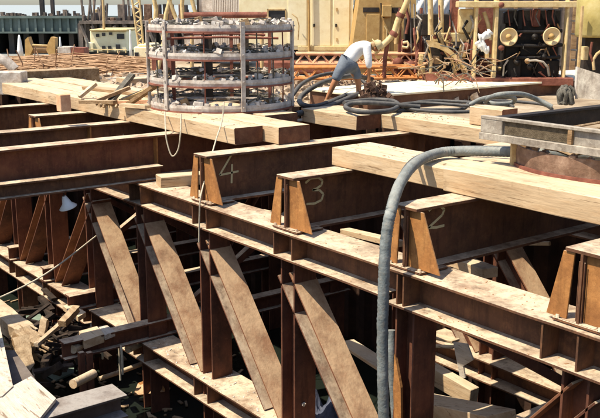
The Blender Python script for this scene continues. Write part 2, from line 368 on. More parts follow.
def digits(o, strokes, u, off, v0):
    for st in strokes:
        pass
    k = MB()
    for st in strokes:
        for a, b in zip(st, st[1:]):
            p = Vector((off, a[0]-v0, a[1])); q = Vector((off, b[0]-v0, b[1]))
            k.bar(p, q, .034, .004, up=(1, 0, 0))
    part('painted_number', k, 'chalk', o)
beams = [(-5.1, 7.42, 'cross beam at the right edge with large orange end bracket, no number showing', None),
         (-7.63, 7.42, 'deep rusty cross beam with number 2 chalked on its web', '2'),
         (-10.1, 7.42, 'deep rusty cross beam with number 3 chalked on its web', '3'),
         (-12.44, 7.42, 'deep rusty cross beam with number 4 chalked on its web', '4'),
         (-19.3, 7.22, 'third cross beam back from the left, its end standing over the dark gap', None),
         (-21.5, 7.0, 'farthest cross beam at the left edge, pale flange on a stub end', None)]
for u, v0, lab, dg in beams:
    o = cross_beam(u, v0, 13.6 if u > -18 else 12.6, lab)
    gusset_set(o, .02)
    def P(pts): return [[(on_u(x, y, u+.03).y, on_u(x, y, u+.03).z) for x, y in st] for st in pts]
    if dg == '4': digits(o, P([[(232,155.5),(220,176),(239,172)],[(232.5,165),(232,184)]]), u, .0165, v0)
    if dg == '3': digits(o, P([[(306,184),(311,179.5),(319,178.5),(323,181.5),(322,186),(317,189.5),(313,191)],[(313,191),(320,191),(324,195),(322,201),(315,204.5),(307,205)]]), u, .0165, v0)
    if dg == '2': digits(o, P([[(429.5,212),(434,207.5),(441,207),(445,210.5),(443,216),(436,222.5),(429,229)],[(429,229),(437,228.5),(445,226.5)]]), u, .0165, v0)
M['steelL'] = mat('rusty_steel_warm', [(.075,.024,.013), (.14,.045,.022), (.21,.08,.035)], 1.8, .85, .35, DUST_GLARE, .92, spots=(.22,.09,.035), streak=.5)
o = cross_beam(-15.05, .6, 13.4, 'long cross beam in the left foreground, broad red-brown web and no bracket', w=.36, m='steelL')
k = MB(); k.box(-.15, .15, 7.35, 7.37, .04, .76); part('stiffener', k, 'gusset', o)
o = cross_beam(-17.15, .6, 12.6, 'second long cross beam at left, just behind the broad foreground one', w=.38)
k = MB(); k.box(-.17, .17, 6.95, 6.975, .04, .76); part('stiffener', k, 'gusset', o)
beam_thing('side_beam', 'low dark I-beam lying against the foot of the broad left cross beam', 'steel beam', (-14.71, .6, .012), 7.3, .27, .26, axis='y', stiff=[3.2])
# lower cross ties
tie_names = ['lower tie beam deep in the pit under the right edge', 'lower tie beam in the pit below beam 2', 'lower tie beam in the pit below beam 3', 'lower tie beam in the pit below beam 4',
             'lower tie beam at lower left poking out towards the water', 'lower tie beam under the leftmost broad diagonal', 'lower tie beam in the dark left truss', 'farthest lower tie beam at the left edge']
for i, u in enumerate(ST[:8]):
    if i in (2, 3): continue
    v0 = 5.75 if i == 4 else (7.25 if i != 5 else 6.9)
    beam_thing('tie_beam', tie_names[i]+' with dusty sunlit-toned top flange', 'steel beam', (u-.0 if i != 4 else u+.1, v0, -3.06), 12.5-v0, .34, .26, axis='y', group='lower tie beams between the trusses', m='steel2')
for i, u in enumerate(ST[1:8]):
    if i in (1, 2): continue
    p = Vector((u-.1, 8.1, -.7)); q_ = Vector((u-.1, 11.7, -2.9))
    if i % 2: p.z, q_.z = q_.z, p.z
    k = MB(); k.bar(p, q_, .14, .14); solo('sway_brace', k, 'steel2', 'slanting angle brace across the pit %s' % ['below beam 2', 'below beam 3', 'below beam 4', 'under the broad left cross beam', 'under the second left cross beam', 'under the third left cross beam', 'under the farthest left beam'][i], 'steel brace', 'slanting braces across the pit')

# ------------------------------------------------------------------ timbers
def timber_mesh(L, w, h, axis='x', jit=.006, end=True):
    n = max(2, int(L/.45)); bm_ = MB(); c = .012
    prof = [(-w/2+c, 0), (w/2-c, 0), (w/2, c), (w/2, h-c), (w/2-c, h), (-w/2+c, h), (-w/2, h-c), (-w/2, c)]
    vs = []
    for i in range(n+1):
        for y, z in prof: vs.append((L*i/n+(random.uniform(-.01, .01) if i in (0, n) else 0), y+random.uniform(-jit, jit), z+(random.uniform(-jit, jit) if z > .05 else 0)))
    fs = [(i*8+k_, i*8+(k_+1) % 8, i*8+8+(k_+1) % 8, i*8+8+k_) for i in range(n) for k_ in range(8)]
    bm_.add(vs, fs); ends = len(bm_.f)
    bm_.add(vs[:8], [tuple(range(8))]); bm_.add(vs[-8:], [tuple(range(8))])
    if axis == 'y': bm_.v = [(-y, x, z) for x, y, z in bm_.v]
    return bm_, ends
def timber(label, u0, u1, v0, v1, z0, z1, axis='x', rz=0, mt='timber', group='heavy square timbers laid over the cross beams', name='timber_baulk', endm='endgrain', cat='timber'):
    if axis == 'x': L, w = u1-u0, v1-v0; loc = (u0, (v0+v1)/2, z0)
    else: L, w = v1-v0, u1-u0; loc = ((u0+u1)/2, v0, z0)
    mb, e = timber_mesh(L, w, z1-z0, axis)
    me = mb.mesh(name, [M[mt] if axis == 'x' else M[mt+'Y'] if mt+'Y' in M else M[mt], M[endm]])
    for p_ in me.polygons:
        if p_.index >= e: p_.material_index = 1
    o = bpy.data.objects.new(name, me); COL.objects.link(o); o.location = loc; o.rotation_euler = (0, 0, rz)
    o['label'] = label; o['category'] = cat; o['group'] = group
    return o
TZ = .82
timber('pale square timber running from the left edge under the ring cage, nearest side', -25.8, -12.93, 8.42, 9.02, TZ, 1.11)
timber('pale square timber under the ring cage, second from the front, brown sawn end', -25.6, -12.5, 9.05, 9.75, TZ, 1.12)
timber('timber under the back half of the ring cage', -25.5, -14.2, 9.95, 10.75, TZ, 1.1)
timber('short timber right of the ring cage with a brown end, under the black hose', -14.75, -13.03, 11.3, 12.25, TZ, 1.10)
timber('pale timber with its cut end above beam 3, passing behind the big hose', -10.36, -7.99, 8.5, 9.28, TZ, 1.10, endm='timber')
timber('longest pale timber at right, its surface carrying the low rusty ring', -7.98, -3.0, 8.44, 9.3, TZ+.0, 1.13, endm='timber', rz=.0)
timber('pale timber behind, stretching right from the black hose coil', -13.05, -7.2, 11.95, 12.85, TZ, 1.09)
timber('second pale timber of the front right pair, lying under the low steel ring', -8.6, -3.2, 9.4, 10.1, TZ, 1.08)
timber('timber under the far side of the low steel ring', -9.2, -3.2, 10.6, 11.4, TZ, 1.08)
b = at(469, 124, 1.1)
timber('short pale block standing at the corner of the grey steel frame', b.x, b.x+.75, b.y, b.y+.42, 1.1, 1.42, group='short timber blocks')
b = at(155, 184, 0)
o = timber('short timber laid on the bright girder left of beam 4', -14.30, -13.95, 7.55, 8.5, .004, .2, axis='y', mt='timber', group='short timber blocks', endm='timber', rz=-.25)
timber('long brown log-like timber in front of the rebar pile at left', -26.5, -25.85, 9.0, 11.9, ZG, 1.3, axis='y', mt='oldwood', endm='timber', group='timbers on the rear bank')
timber('pale board continuing right of the brown timber towards the ring cage', -24.9, -24.3, 12.0, 16.0, ZG+.0, 1.06, axis='y', mt='timber', endm='timber', group='timbers on the rear bank')
timber('weathered plank lying flat on the timbers left of the ring cage', -21.3, -17.6, 9.3, 9.6, 1.12, 1.2, mt='oldwood', group='loose planks on the timbers', rz=.14)
k = MB(); c0 = at(57, 112, 1.11); k.box(-.11, .11, -.11, .11, 0, .34); solo('steel_stub', k, 'pinkrust', 'short orange-brown steel stub standing on the near timber at left', 'steel stub', loc=(c0.x, c0.y+.15, 1.115), bevel=.01)
# flanged beam on the rear bank behind the worker
bt = at(372, 98, 1.15)
o = thing('loading_platform', 'long flat platform with pale top and dark brown side behind the black hoses', 'platform', (-15.45, 13.7, ZG))
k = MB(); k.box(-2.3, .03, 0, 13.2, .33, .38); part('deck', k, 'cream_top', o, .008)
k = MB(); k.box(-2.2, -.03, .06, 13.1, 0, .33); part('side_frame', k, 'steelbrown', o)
k = MB(); k.box(-.05, .0, .0, 13.2, .0, .04); part('toe_flange', k, 'steelbrown', o)

# ------------------------------------------------------------------ round cage of four ring platforms
def ring_mesh(r, h, z, inner=.3):
    k = MB()
    k.lathe([(r, z), (r+.012, z+h*.5), (r, z+h), (r-.025, z+h), (r-.03, z+.03), (r-inner, z+.03), (r-inner, z), (r, z)], 72, smooth=False)
    return k
cc = at(222, 106, 1.1)
cage = thing('ring_cage', 'tall round whitish cage of four stacked rings and upright bars, standing on the timbers', 'steel cage', (cc.x, cc.y, 1.14), RZ)
rng = random.Random(3)
for z in (.0, .50, 1.02, 1.56):
    rg = part('ring', ring_mesh(1.51, .12, z), 'white', cage)
    k = MB(); k.lathe([(1.50, z-.035), (1.545, z-.035), (1.545, z), (1.50, z), (1.50, z-.035)], 72, smooth=False)
    part('rim', k, 'drum', rg)
    for i in range(24):
        a = rng.uniform(0, 6.283); r = rng.uniform(1.3, 1.47); h = rng.uniform(.03, .12)
        T = Matrix.Translation((r*math.cos(a), r*math.sin(a), z+.13)) @ Matrix.Rotation(a+rng.uniform(-.5, .5), 4, 'Z') @ Matrix.Rotation(rng.uniform(-.5, .5), 4, 'X')
        k = MB(); k.box(-.03, .03, -rng.uniform(.03, .11), .08, -.09, h, T); part('clamp', k, 'white' if i % 3 else 'oldwood', rg, .006)
    k = MB()
    for i in range(95):
        a = rng.uniform(0, 6.283); r = rng.uniform(1.28, 1.5); s_ = rng.uniform(.02, .06)
        T = Matrix.Translation((r*math.cos(a), r*math.sin(a), z+.1+rng.random()*.07)) @ Euler((rng.uniform(0, 6), rng.uniform(0, 6), 0)).to_matrix().to_4x4()
        k.add([T @ Vector((a_*s_*rng.uniform(.4, 1.2), b_*s_*rng.uniform(.4, 1.2), c_*s_*rng.uniform(.3, .9))) for a_ in (-1, 1) for b_ in (-1, 1) for c_ in (-1, 1)], [(0,1,3,2), (4,6,7,5), (0,4,5,1), (2,3,7,6), (0,2,6,4), (1,5,7,3)])
    part('grout_lumps', k, 'chunk', rg)['kind'] = 'stuff'
    k = MB()
    for i in range(20):
        a0 = rng.uniform(0, 6.283); sp = rng.uniform(.4, 1.6); r0 = rng.uniform(1.24, 1.44); zz = z+rng.uniform(.06, .2)
        k.tube([(r0*math.cos(a0+sp*t/7)+rng.uniform(-.03, .03), r0*math.sin(a0+sp*t/7)+rng.uniform(-.03, .03), zz+rng.uniform(-.03, .05)) for t in range(8)], rng.uniform(.010, .02), 5)
    part('cable_bundle', k, 'net', rg)
def deg(x): return math.radians(x)
for a in (-74, -41, 21, 79, 140, 200):
    t = deg(-90+a); T = Matrix.Rotation(t, 4, 'Z')
    k = MB(); k.box(1.525, 1.56, -.045, .045, 0, 1.74, T); k.box(1.49, 1.53, -.02, .02, 0, 1.74, T)
    for z in (.07, .57, 1.09, 1.63): k.box(1.565, 1.585, -.018, .018, z, z+.03, T)
    part('upright', k, 'white', cage, .004)
for a in (-8, 34, 50, 64, -58, 168):
    t = deg(-90+a); x, y = 1.46*math.cos(t), 1.46*math.sin(t); k = MB(); k.tube([(x, y, .02), (x+.01, y, .8), (x-.01, y, 1.7)], .016, 6); part('tie_rod', k, 'net' if a % 4 else 'drum', cage)
for x, y in ((-.38, 1.2), (.44, 1.18), (1.0, .78), (-1.1, .6), (.12, 1.32)):
    k = MB(); w = .08 if x in (-.38, .44) else .035; k.box(x-w, x+w, y-.05, y+.05, .03, 1.6); part('inner_column', k, 'dark' if w > .05 else 'drum', cage)
for x0, y0, x1, y1, z in ((-1.0, .7, 1.1, .9, .48), (-1.2, .3, 1.2, .5, 1.36), (-.9, 1.0, .9, .9, 1.42)):
    k = MB(); k.tube([(x0, y0, z), (0, (y0+y1)/2, z+.03), (x1, y1, z)], .03, 6); part('rusty_pipe', k, 'drum', cage)
def rope(name, label, pts, r, m='rope', cat='rope', group=None, n=6, k=6, ribs=False):
    P_ = spline(pts, k); mb = MB()
    if ribs: P_ = [p+Vector((rng.uniform(-.003, .003), rng.uniform(-.003, .003), 0)) for p in P_]
    mb.tube(P_, r, n, rs=[r*(1+(.035 if i % 2 else -.02)+rng.uniform(-.012, .012)) for i in range(len(P_))] if ribs else None)
    return solo(name, mb, m, label, cat, group)
for i, (pts, lab) in enumerate((([on_v(165, 112, 8.36), on_u(165.5, 128, -14.85), on_u(167, 142, -14.78), on_u(172, 156, -14.7), on_u(178, 150, -14.6), on_u(180.5, 134, -14.5), on_v(181, 114, 8.36)], 'light rope hanging in a loop below the left front of the ring cage'),
        ([on_v(224, 102, 8.5), on_v(222, 121, 8.4), on_v(216, 140, 8.1), on_v(209, 165, 7.7), on_v(201, 195, 7.34), on_v(199.5, 215, 7.32), on_v(199, 242, 7.34)], 'thin pale rope running from the cage down over the bracket of beam 4'),
        ([at(-8, 301, -1.6), at(30, 283, -1.4), at(60, 264, -1.2), on_v(96, 236, 7.2)], 'slack rope slanting across the dark opening at lower left'),
        ([on_v(122, 124, 8.4), on_v(123, 134, 8.36), on_v(124, 143, 8.38)], 'short rope end hanging from the timber left of the cage'))):
    rope('rope', lab, pts, .014, group='ropes hanging over the steelwork')

# ------------------------------------------------------------------ low ring and steel frame at right
cr_ = at(628, 163.5, 1.15)
lr = thing('low_ring', 'low rusty pinkish steel ring with lugs along its top, lying on the right-hand timbers', 'steel ring', (cr_.x, cr_.y, 1.125), RZ)
rg = part('ring', ring_mesh(1.5, .23, .05), 'ringlow', lr)
k = MB(); k.lathe([(1.48, 0), (1.53, 0), (1.53, .05), (1.48, .05), (1.48, 0)], 72, smooth=False); part('rim', k, 'drum', lr)
for i in range(26):
    a = deg(i*360/26+rng.uniform(-3, 3)); T = Matrix.Rotation(a, 4, 'Z')
    k = MB(); hh = rng.uniform(.03, .06); k.box(1.43, 1.505, -.045, .045, .26, .27+hh*.6, T); k.box(1.44, 1.49, -.02, .02, .27+hh*.6, .29+hh*.6, T); part('lug', k, 'ringlow', rg, .008)
k = MB()
for i in range(26):
    a0 = rng.uniform(0, 6.283); sp = rng.uniform(.3, 1.2); r0 = rng.uniform(1.15, 1.42); zz = rng.uniform(.12, .26)
    k.tube([(r0*math.cos(a0+sp*t/6)+rng.uniform(-.04, .04), r0*math.sin(a0+sp*t/6)+rng.uniform(-.04, .04), zz+rng.uniform(-.04, .05)) for t in range(7)], rng.uniform(.012, .025), 5)
part('cable_bundle', k, 'oldwood', lr)
k = MB(); k.box(-1.56, -1.5, -.05, .05, 0, .36); part('upright', k, 'tan', lr)
# support packers so the frame rests on the ring
fc = at(486, 120, 1.72)
fr = thing('formwork_frame', 'pale grey rectangular steel frame lying on top of the low ring', 'steel frame', (fc.x-.05, fc.y, 1.47))
k = MB(); k.box(0, 3.6, 0, .03, .09, .27); k.box(-.0, 3.6, -.07, .04, 0, .09); k.box(0, 3.6, -.05, .04, .27, .31); part('front_channel', k, 'grey', fr, .004)
k = MB(); k.box(.38, 1.35, -.012, -.001, .1, .265); part('recessed_grille', k, 'brownmesh', fr)
k = MB(); k.box(0, .36, -.045, -.003, .092, .268); part('end_block', k, 'grey', fr, .006)
k = MB(); k.box(1.37, 1.43, -.045, -.003, .092, .268); part('rusty_rib', k, 'oldwood', fr)
k = MB(); k.box(.0, .05, .05, 3.3, .0, .28); k.box(.05, .16, .05, 3.3, .25, .28); part('side_channel', k, 'dark', fr)
k = MB(); k.box(1.75, 1.8, .05, 3.3, .02, .26); part('cross_channel', k, 'dark', fr)
k = MB(); k.box(0, 3.6, 3.3, 3.38, 0, .28); part('back_channel', k, 'grey', fr)
k = MB()
for i in range(9): k.tube([(.3+i*.3, .4+rng.random()*.6, .04), (.5+i*.3, 1.2+rng.random(), .12), (.9+i*.25, 2.2+rng.random()*.8, .05)], .02, 5)
part('cable_bundle', k, 'oldwood', fr)
for x_ in (.25, 2.9):
    k = MB(); k.box(x_, x_+.3, .3, .9, -.17, 0)
    part('packer', k, 'oldwood', fr)

# ------------------------------------------------------------------ hoses
rope('large_hose', 'thick grey rubber hose arching off the timbers and hanging down in front of the beams', [at(640, 158, 1.36), at(560, 153, 1.32), at(510, 152, 1.26), at(462, 151, 1.22), at(437, 153.5, 1.2), on_v(416, 163, 8.15), on_v(401, 182, 7.6), on_v(392, 207, 7.2), on_v(386, 240, 7.05), on_v(383.5, 290, 7.0), on_v(382.5, 350, 7.0), on_v(384, 420, 7.0), on_v(388, 470, 7.1)], .069, 'hose', 'hose', n=14, k=26, ribs=True)
rope('thin_hose', 'thinner hose running beside the large grey one along the timber', [at(640, 150, 1.30), at(520, 148, 1.25), at(452, 148.5, 1.2), at(420, 156, 1.18), at(404, 170, 1.14), on_v(396, 192, 7.9), on_v(390, 225, 7.85)], .03, 'blackhose', 'hose', n=8)
rope('short_hose', 'short grey hose end hanging behind the large hose at bottom centre', [on_v(391, 330, 7.5), on_v(391, 360, 7.46), on_v(394, 390, 7.5), on_v(397, 440, 7.55)], .06, 'hose', 'hose', n=10)
def zp(l): return [at(x, y, z) for x, y, z in l]
rope('black_hose', 'black hose looping on the bank left of the worker', zp([(372,79,1.2),(352,76,1.45),(330,80,1.4),(312,88,1.25),(300,98,1.05),(303,105,1.0),(318,106,1.0),(338,99,1.1),(352,92,1.1)]), .062, 'blackhose', 'hose', 'black hoses on the bank', 8)
rope('black_hose', 'black hose running under the worker from lower left to upper right', zp([(296,114,1.0),(318,110,1.02),(340,102,1.15),(358,94,1.15),(378,86,1.1),(398,82,1.1)]), .062, 'blackhose', 'hose', 'black hoses on the bank', 8)
rope('black_hose', 'flat black hose coil in front of the worker on the short timber', zp([(344,103,1.2),(370,100,1.2),(392,101,1.2),(398,106,1.2),(388,111,1.2),(362,112,1.2),(346,108,1.2),(352,103.5,1.26),(375,103,1.28),(420,107,1.2)]), .05, 'blackhose', 'hose', 'black hoses on the bank', 8)
rope('black_hose', 'long flat loop of dark hose on the rear timber right of centre', zp([(398,106,1.16),(430,101,1.15),(480,103,1.15),(512,106,1.15),(500,110,1.15),(455,112,1.15),(415,110,1.15),(399,105,1.2),(425,103,1.2),(470,106,1.2)]), .035, 'blackhose', 'hose', 'black hoses on the bank', 8)
rope('grey_hose', 'grey hose curling in two loops behind the pale block', zp([(468,106,1.15),(482,99,1.3),(502,96,1.45),(514,98,1.35),(512,103,1.2),(496,104,1.2),(486,101,1.25),(498,95,1.5),(520,94,1.5),(536,99,1.35),(552,107,1.2)]), .05, 'hose', 'hose', n=8)
rope('grey_hose', 'straight dark grey hose crossing behind the worker towards the right', zp([(372,76,1.1),(398,78,1.1),(412,84,1.05),(424,91,1.0)]), .05, 'hose', 'hose', n=8)
rope('orange_hose', 'orange hose curving down right of the worker', zp([(372,71,1.2),(395,69.5,1.25),(418,71,1.2),(432,77,1.1),(446,88,1.0)]), .045, 'orange', 'hose', n=8)

# ------------------------------------------------------------------ background builder: upright things seen square on
class BG:
    def __init__(s, name, label, cat, px, py, d, group=None):
        s.b = on_d(px, py, d); s.d = d; s.o = thing(name, label, cat, s.b, RZ, group)
    def q(s, px, py, dy=0):
        p = on_d(px, py, s.d+dy)-s.b
        return Vector((p.x*RX+p.y*RY, p.x*FX+p.y*FY, p.z))
    def boxp(s, name, m, x0, y0, x1, y1, dy=0, dep=.2, bevel=0, parent=None, mb=None):
        a = s.q(x0, y1, dy); b_ = s.q(x1, y0, dy); k = mb or MB(); k.box(a.x, b_.x, a.y, a.y+dep, a.z, b_.z)
        return k if mb else part(name, k, m, parent or s.o, bevel)
    def polyp(s, name, m, pts, dy=0, dep=.2, parent=None):
        P_ = [s.q(x, y, dy) for x, y in pts]; k = MB(); k.prism([(p.x, p.z) for p in P_], 'y', P_[0].y, P_[0].y+dep); return part(name, k, m, parent or s.o)
    def barp(s, name, m, pts, r, n=6, parent=None, mb=None):
        P_ = [s.q(p[0], p[1], p[2] if len(p) > 2 else 0) for p in pts]; k = mb or MB(); k.tube(P_, r, n); return k if mb else part(name, k, m, parent or s.o)
    def lathep(s, name, m, px, py, dy, prof, n=24, T=Matrix(), parent=None):
        c = s.q(px, py, dy); k = MB(); k.lathe(prof, n, T=Matrix.Translation(c) @ T); return part(name, k, m, parent or s.o)
FRONT = Matrix.Rotation(deg(90), 4, 'X')
# cream crane house
a = BG('crane_house', 'big cream machinery house with a square dark opening, behind the ring cage', 'machinery house', 300, 60, 31)
a.boxp('body', 'cream', 240, -40, 354, 50, 0, 3.2, .02)
a.boxp('window_opening', 'glassdark', 268.5, 10.5, 285, 23, -.01, .04)
fr_ = MB()
for x0, y0, x1, y1 in ((267, 9, 286, 10.5), (267, 23, 286, 24), (267, 9, 268.5, 24), (285, 9, 286, 24)): a.boxp('', '', x0, y0, x1, y1, -.04, .05, mb=fr_)
part('window_frame', fr_, 'tan', a.o)
for x0, x1 in ((288, 307), (311, 331), (333, 350)):
    a.boxp('door_panel', 'cream', x0, -30, x1, 46, -.035, .035, .012)
    a.boxp('door_handle', 'dark', x0+2.2, 24, x0+4, 27, -.07, .035)
for y in (8, 38): a.boxp('hinge', 'tan', 336, y, 337.5, y+3, -.06, .03)
a.boxp('sill', 'yellow', 298, 46.5, 353, 51, -.12, .14, .01)
a.barp('exhaust_pipe', 'ochre', [(309, 58, -.15), (309, 20, -.15), (308, -30, -.15)], .045)
a.boxp('chassis', 'dark', 262, 51, 350, 60, .2, 2.6)
tk = MB()
p0 = a.q(256, 74, -.1); p1 = a.q(352, 58, -.1); tk.box(p0.x, p1.x, p0.y, p0.y+.5, p0.z, p1.z-.1)
part('crawler_track', tk, 'drum', a.o, .06)
a.barp('loose_cable', 'tan', [(292, 14, -.2), (297, 18, -.25), (299, 26, -.2), (298, 40, -.15)], .02)
# ochre housing
a = BG('winch_house', 'ochre brown painted steel housing with a slanting left edge, behind the worker', 'machinery house', 380, 78, 29)
a.polyp('body', 'ochre', [(351, 56), (356, 22), (363, -25), (416, -25), (416, 74), (351, 74)], 0, 2.4)
for x0, x1 in ((366, 380), (383, 391), (394, 408)): a.boxp('door_panel', 'ochre', x0, 14, x1, 52, -.04, .04, .01)
a.boxp('vent_slot', 'dark', 363, 7.5, 379, 12.5, -.03, .04); a.boxp('vent_slot', 'dark', 392, 7.5, 405, 13, -.03, .04)
a.boxp('bracket_box', 'ochre', 382, 5, 392, 17, -.22, .2, .02)
a.barp('hook_rod', 'dark', [(381, 3, -.1), (381.5, 14, -.1), (384, 18, -.12)], .025)
a.barp('drain_pipe', 'yellow', [(384, 26, -.1), (387, 30, -.1), (386, 50, -.1)], .025)
a.boxp('sill', 'ochre', 351, 55, 416, 59, -.1, .12)
# jib pipe
a = BG('bent_pipe', 'pale bent pipe slanting up from the worker towards the hoist', 'pipe', 380, 54, 25.5)
a.barp('pipe', 'yellow', [(374, 53, 0), (381, 47, 0), (390, 38.5, 0), (394, 33, 0), (398, 20, 0), (404, 9, 0), (411, -8, 0)], .085, 10)
a.barp('clamp', 'drum', [(392.5, 36, -.0), (395, 32, -.0)], .12, 8); a.barp('clamp', 'drum', [(399.5, 17.5, 0), (401.5, 13.5, 0)], .12, 8)
a.barp('strut', 'drum', [(388, 40, .05), (385, 58, .1), (384, 78, .1)], .06, 6)
# hoist / winch
a = BG('winch', 'red-brown winch with drum and pale hook under dark rods, right of the worker', 'winch', 410, 74, 26.5)
for x in (400, 421): a.boxp('side_frame', 'drum', x-2, 8, x+2, 74, 0, .25)
a.lathep('drum', 'drum', 402, 51, .4, [(.0, 0), (.34, 0), (.34, .05), (.26, .06), (.26, .55), (.34, .56), (.34, .62), (0, .62)], 24, Matrix.Rotation(deg(90), 4, 'Y'))
a.boxp('engine_block', 'dark', 405, 18, 423, 44, .3, .5, .03)
a.barp('hook', 'lamp', [(402, 47, -.12), (407, 48, -.14), (409, 45, -.14), (407, 42, -.14), (403, 43, -.12)], .045, 7)
for x, y in ((410, 8), (414, 12), (425, 6)): a.barp('cable', 'grey', [(x, y-8, -.05), (x+1, 40, -.08), (x+2, 66, -.05)], .022)
a.barp('lever', 'drum', [(404, 0, -.1), (409, 20, -.1), (406, 34, -.1)], .05); a.barp('lever', 'tan', [(396, 44, 0), (399, 24, 0), (407, 4, 0)], .07)
a.boxp('base_frame', 'drum', 394, 60, 424, 76, -.1, .7, .02)
for x, y in ((398, 63), (411, 66)): a.lathep('gear_wheel', 'drum', x, y, -.15, [(0, 0), (.16, 0), (.16, .06), (0, .06)], 16, FRONT)
# rig with arch
a = BG('piling_rig', 'tan drilling rig with two upright rods and a curved arch guard, between winch and engine', 'drilling rig', 448, 78, 25)
for x in (430.5, 441): a.barp('guide_rod', 'yellow', [(x, 35, 0), (x, 12, 0), (x-.5, -12, 0)], .075, 10)
a.boxp('engine_block', 'dark', 421, 14, 458, 36, .5, .9, .03)
a.boxp('cross_beam', 'yellow', 432, 33, 472, 42, -.1, .4, .02)
arc = [(429+38*t/10, 47+26*(t/10)**2.0) for t in range(11)]; arc2 = [(x-.5, y-6) for x, y in arc[::-1]]
a.polyp('arch_guard', 'tan', arc+arc2, -.35, .5)
a.boxp('cover', 'yellow', 459, 9, 474, 33, -.2, .7, .03); a.boxp('column', 'drum', 451, 0, 459, 34, .1, .4)
for p_ in ([(428, 45), (431, 62), (430, 80)], [(447, 42), (452, 60), (456, 80)], [(462, 44), (458, 60), (466, 78)], [(440, 38), (446, 52), (459, 70)]): a.barp('strut', 'tan', [(x, y, -.15) for x, y in p_], .05)
a.boxp('recess_shade', 'dark', 430, 48, 470, 78, .45, .5); a.boxp('skid', 'drum', 426, 74, 474, 82, -.3, 1.2)  # first box is a dark block painted in for shade between the struts
for x, y, r in ((447, 37, .09), (435, 37, .06), (466, 47, .12)): a.lathep('bolt', 'drum', x, y, -.16, [(0, 0), (r, 0), (r, .06), (0, .06)], 12, FRONT)
# white tarp on rig
a = BG('tarpaulin', 'crumpled white tarpaulin hanging above the rig', 'tarpaulin', 436, 15, 27)
k = MB(); n = 14; vs = []
for i in range(n+1):
    for j in range(6):
        p = a.q(417+36*i/n, -4+19*j/5+(1.6*math.sin(i*1.9) if j == 5 else 0), .1*math.sin(i*1.3+j)); vs.append(p)
fs = [(i*6+j, i*6+j+1, (i+1)*6+j+1, (i+1)*6+j) for i in range(n) for j in range(5)]
vs2 = [v+Vector((0, .03, 0)) for v in vs]; k.add(vs, fs, True); k.add(vs2, fs, True); part('sheet', k, 'cleanwhite', a.o)
a.barp('rail', 'tan', [(414, -4, .05), (456, -4, .05)], .04)
# engine rig with lamps
a = BG('engine_rig', 'black engine in a yellow post frame with two big round lamps and a curved hose', 'engine', 530, 82, 24.5)
for x, w in ((476, 3.4), (496, 4), (567, 4)): a.boxp('post', 'yellow', x-w, -8, x+w, 82, 0, .28, .015)
a.boxp('top_beam', 'yellow', 458, 1.5, 604, 7.5, -.06, .4, .015)
a.boxp('engine_body', 'blackoil', 503, 9, 562, 82, .45, 1.6, .04)
for x, y, x1, y1, dy in ((504, 12, 514, 24, .25), (517, 10, 524, 30, .3), (533, 9, 541, 27, .3), (546, 10, 556, 26, .25), (507, 58, 522, 78, .2), (520, 44, 550, 56, .3), (536, 60, 560, 80, .25)): a.boxp('engine_block', 'blackoil' if x != 533 else 'drum', x, y, x1, y1, dy, .25, .03)
for x0, x1, y in ((504, 562, 31), (504, 562, 45), (510, 560, 57)): a.barp('manifold', 'blackoil', [(x0, y, .15), ((x0+x1)/2, y+1, .1), (x1, y, .15)], .05, 8)
for i in range(30):
    x = rng.uniform(504, 560); y = rng.uniform(24, 76); a.barp('engine_pipe', ['blackoil', 'drum', 'blackoil', 'blackoil', 'oldwood'][i % 5], [(x, y, .12), (x+rng.uniform(-5, 5), y+rng.uniform(-4, 8), .03), (x+rng.uniform(-9, 9), y+rng.uniform(2, 14), .15)], rng.uniform(.012, .03), 5)
for i in range(5): 
    x = rng.uniform(506, 556); y = rng.uniform(22, 74); a.lathep('flange_cap', 'blackoil', x, y, .1, [(0, -.03), (.07, -.02), (.09, .05), (0, .08)], 10, FRONT)
for i in range(7): a.barp('injector_pipe', 'net' if i in (1, 4) else 'drum', [(508+i*7.5, 10, .2), (507+i*7.5+rng.uniform(-2, 2), 17, .14), (510+i*7.5, 26, .2)], .02)
for x, y in ((509, 37), (552, 36.5)):
    lm = a.lathep('lamp', 'lamp', x, y, -.02, [(0, .06), (.10, .055), (.20, .01), (.225, -.02), (.245, .0), (.235, .06), (.12, .22), (0, .24)], 32, FRONT @ Matrix.Rotation(math.pi, 4, 'X'))
    a.lathep('lamp_bulb', 'ochre', x, y, -.1, [(0, -.02), (.07, 0), (.08, .05), (0, .1)], 16, FRONT @ Matrix.Rotation(math.pi, 4, 'X'), parent=a.o)
a.lathep('hose_fitting', 'oldwood', 527, 61, -.02, [(0, -.04), (.06, -.03), (.075, .06), (0, .1)], 16, FRONT)
a.barp('curved_hose', 'grey', [(527, 61, -.08), (536, 60.5, -.12), (543, 62, -.14), (547.5, 67, -.12), (549, 76, -.05)], .03, 8)
a.barp('curved_hose', 'grey', [(503, 76, -.0), (504, 66, -.06), (508, 60, -.02)], .025, 8)
for y in (5, 48): a.lathep('bolt', 'drum', 501, y, -.05, [(0, -.05), (.07, -.04), (.07, .1), (0, .1)], 12, FRONT)
a.boxp('base_skid', 'drum', 470, 78, 574, 86, -.1, 2, .02)
a.boxp('back_panel', 'drum', 476, 8, 494, 80, .9, .1)
a.barp('slanting_rod', 'yellow', [(484, 12, .3), (488, 24, .3), (491, 40, .3)], .06)
for x0, y0, x1, y1 in ((560, 66, 572, 90), (571, 21, 584, 22), (571, 34, 584, 35), (571, 50, 584, 51), (571, 60, 584, 61)):
    a.barp('rung', 'grey', [(x0, y0, .3), (x1, y1, .3)], .03)
a = BG('dark_backing', 'added dark backing in place of deep shadow behind the rig and engine', 'backing', 520, 78, 33)  # added to fill the gaps behind the machinery with shadow-like dark
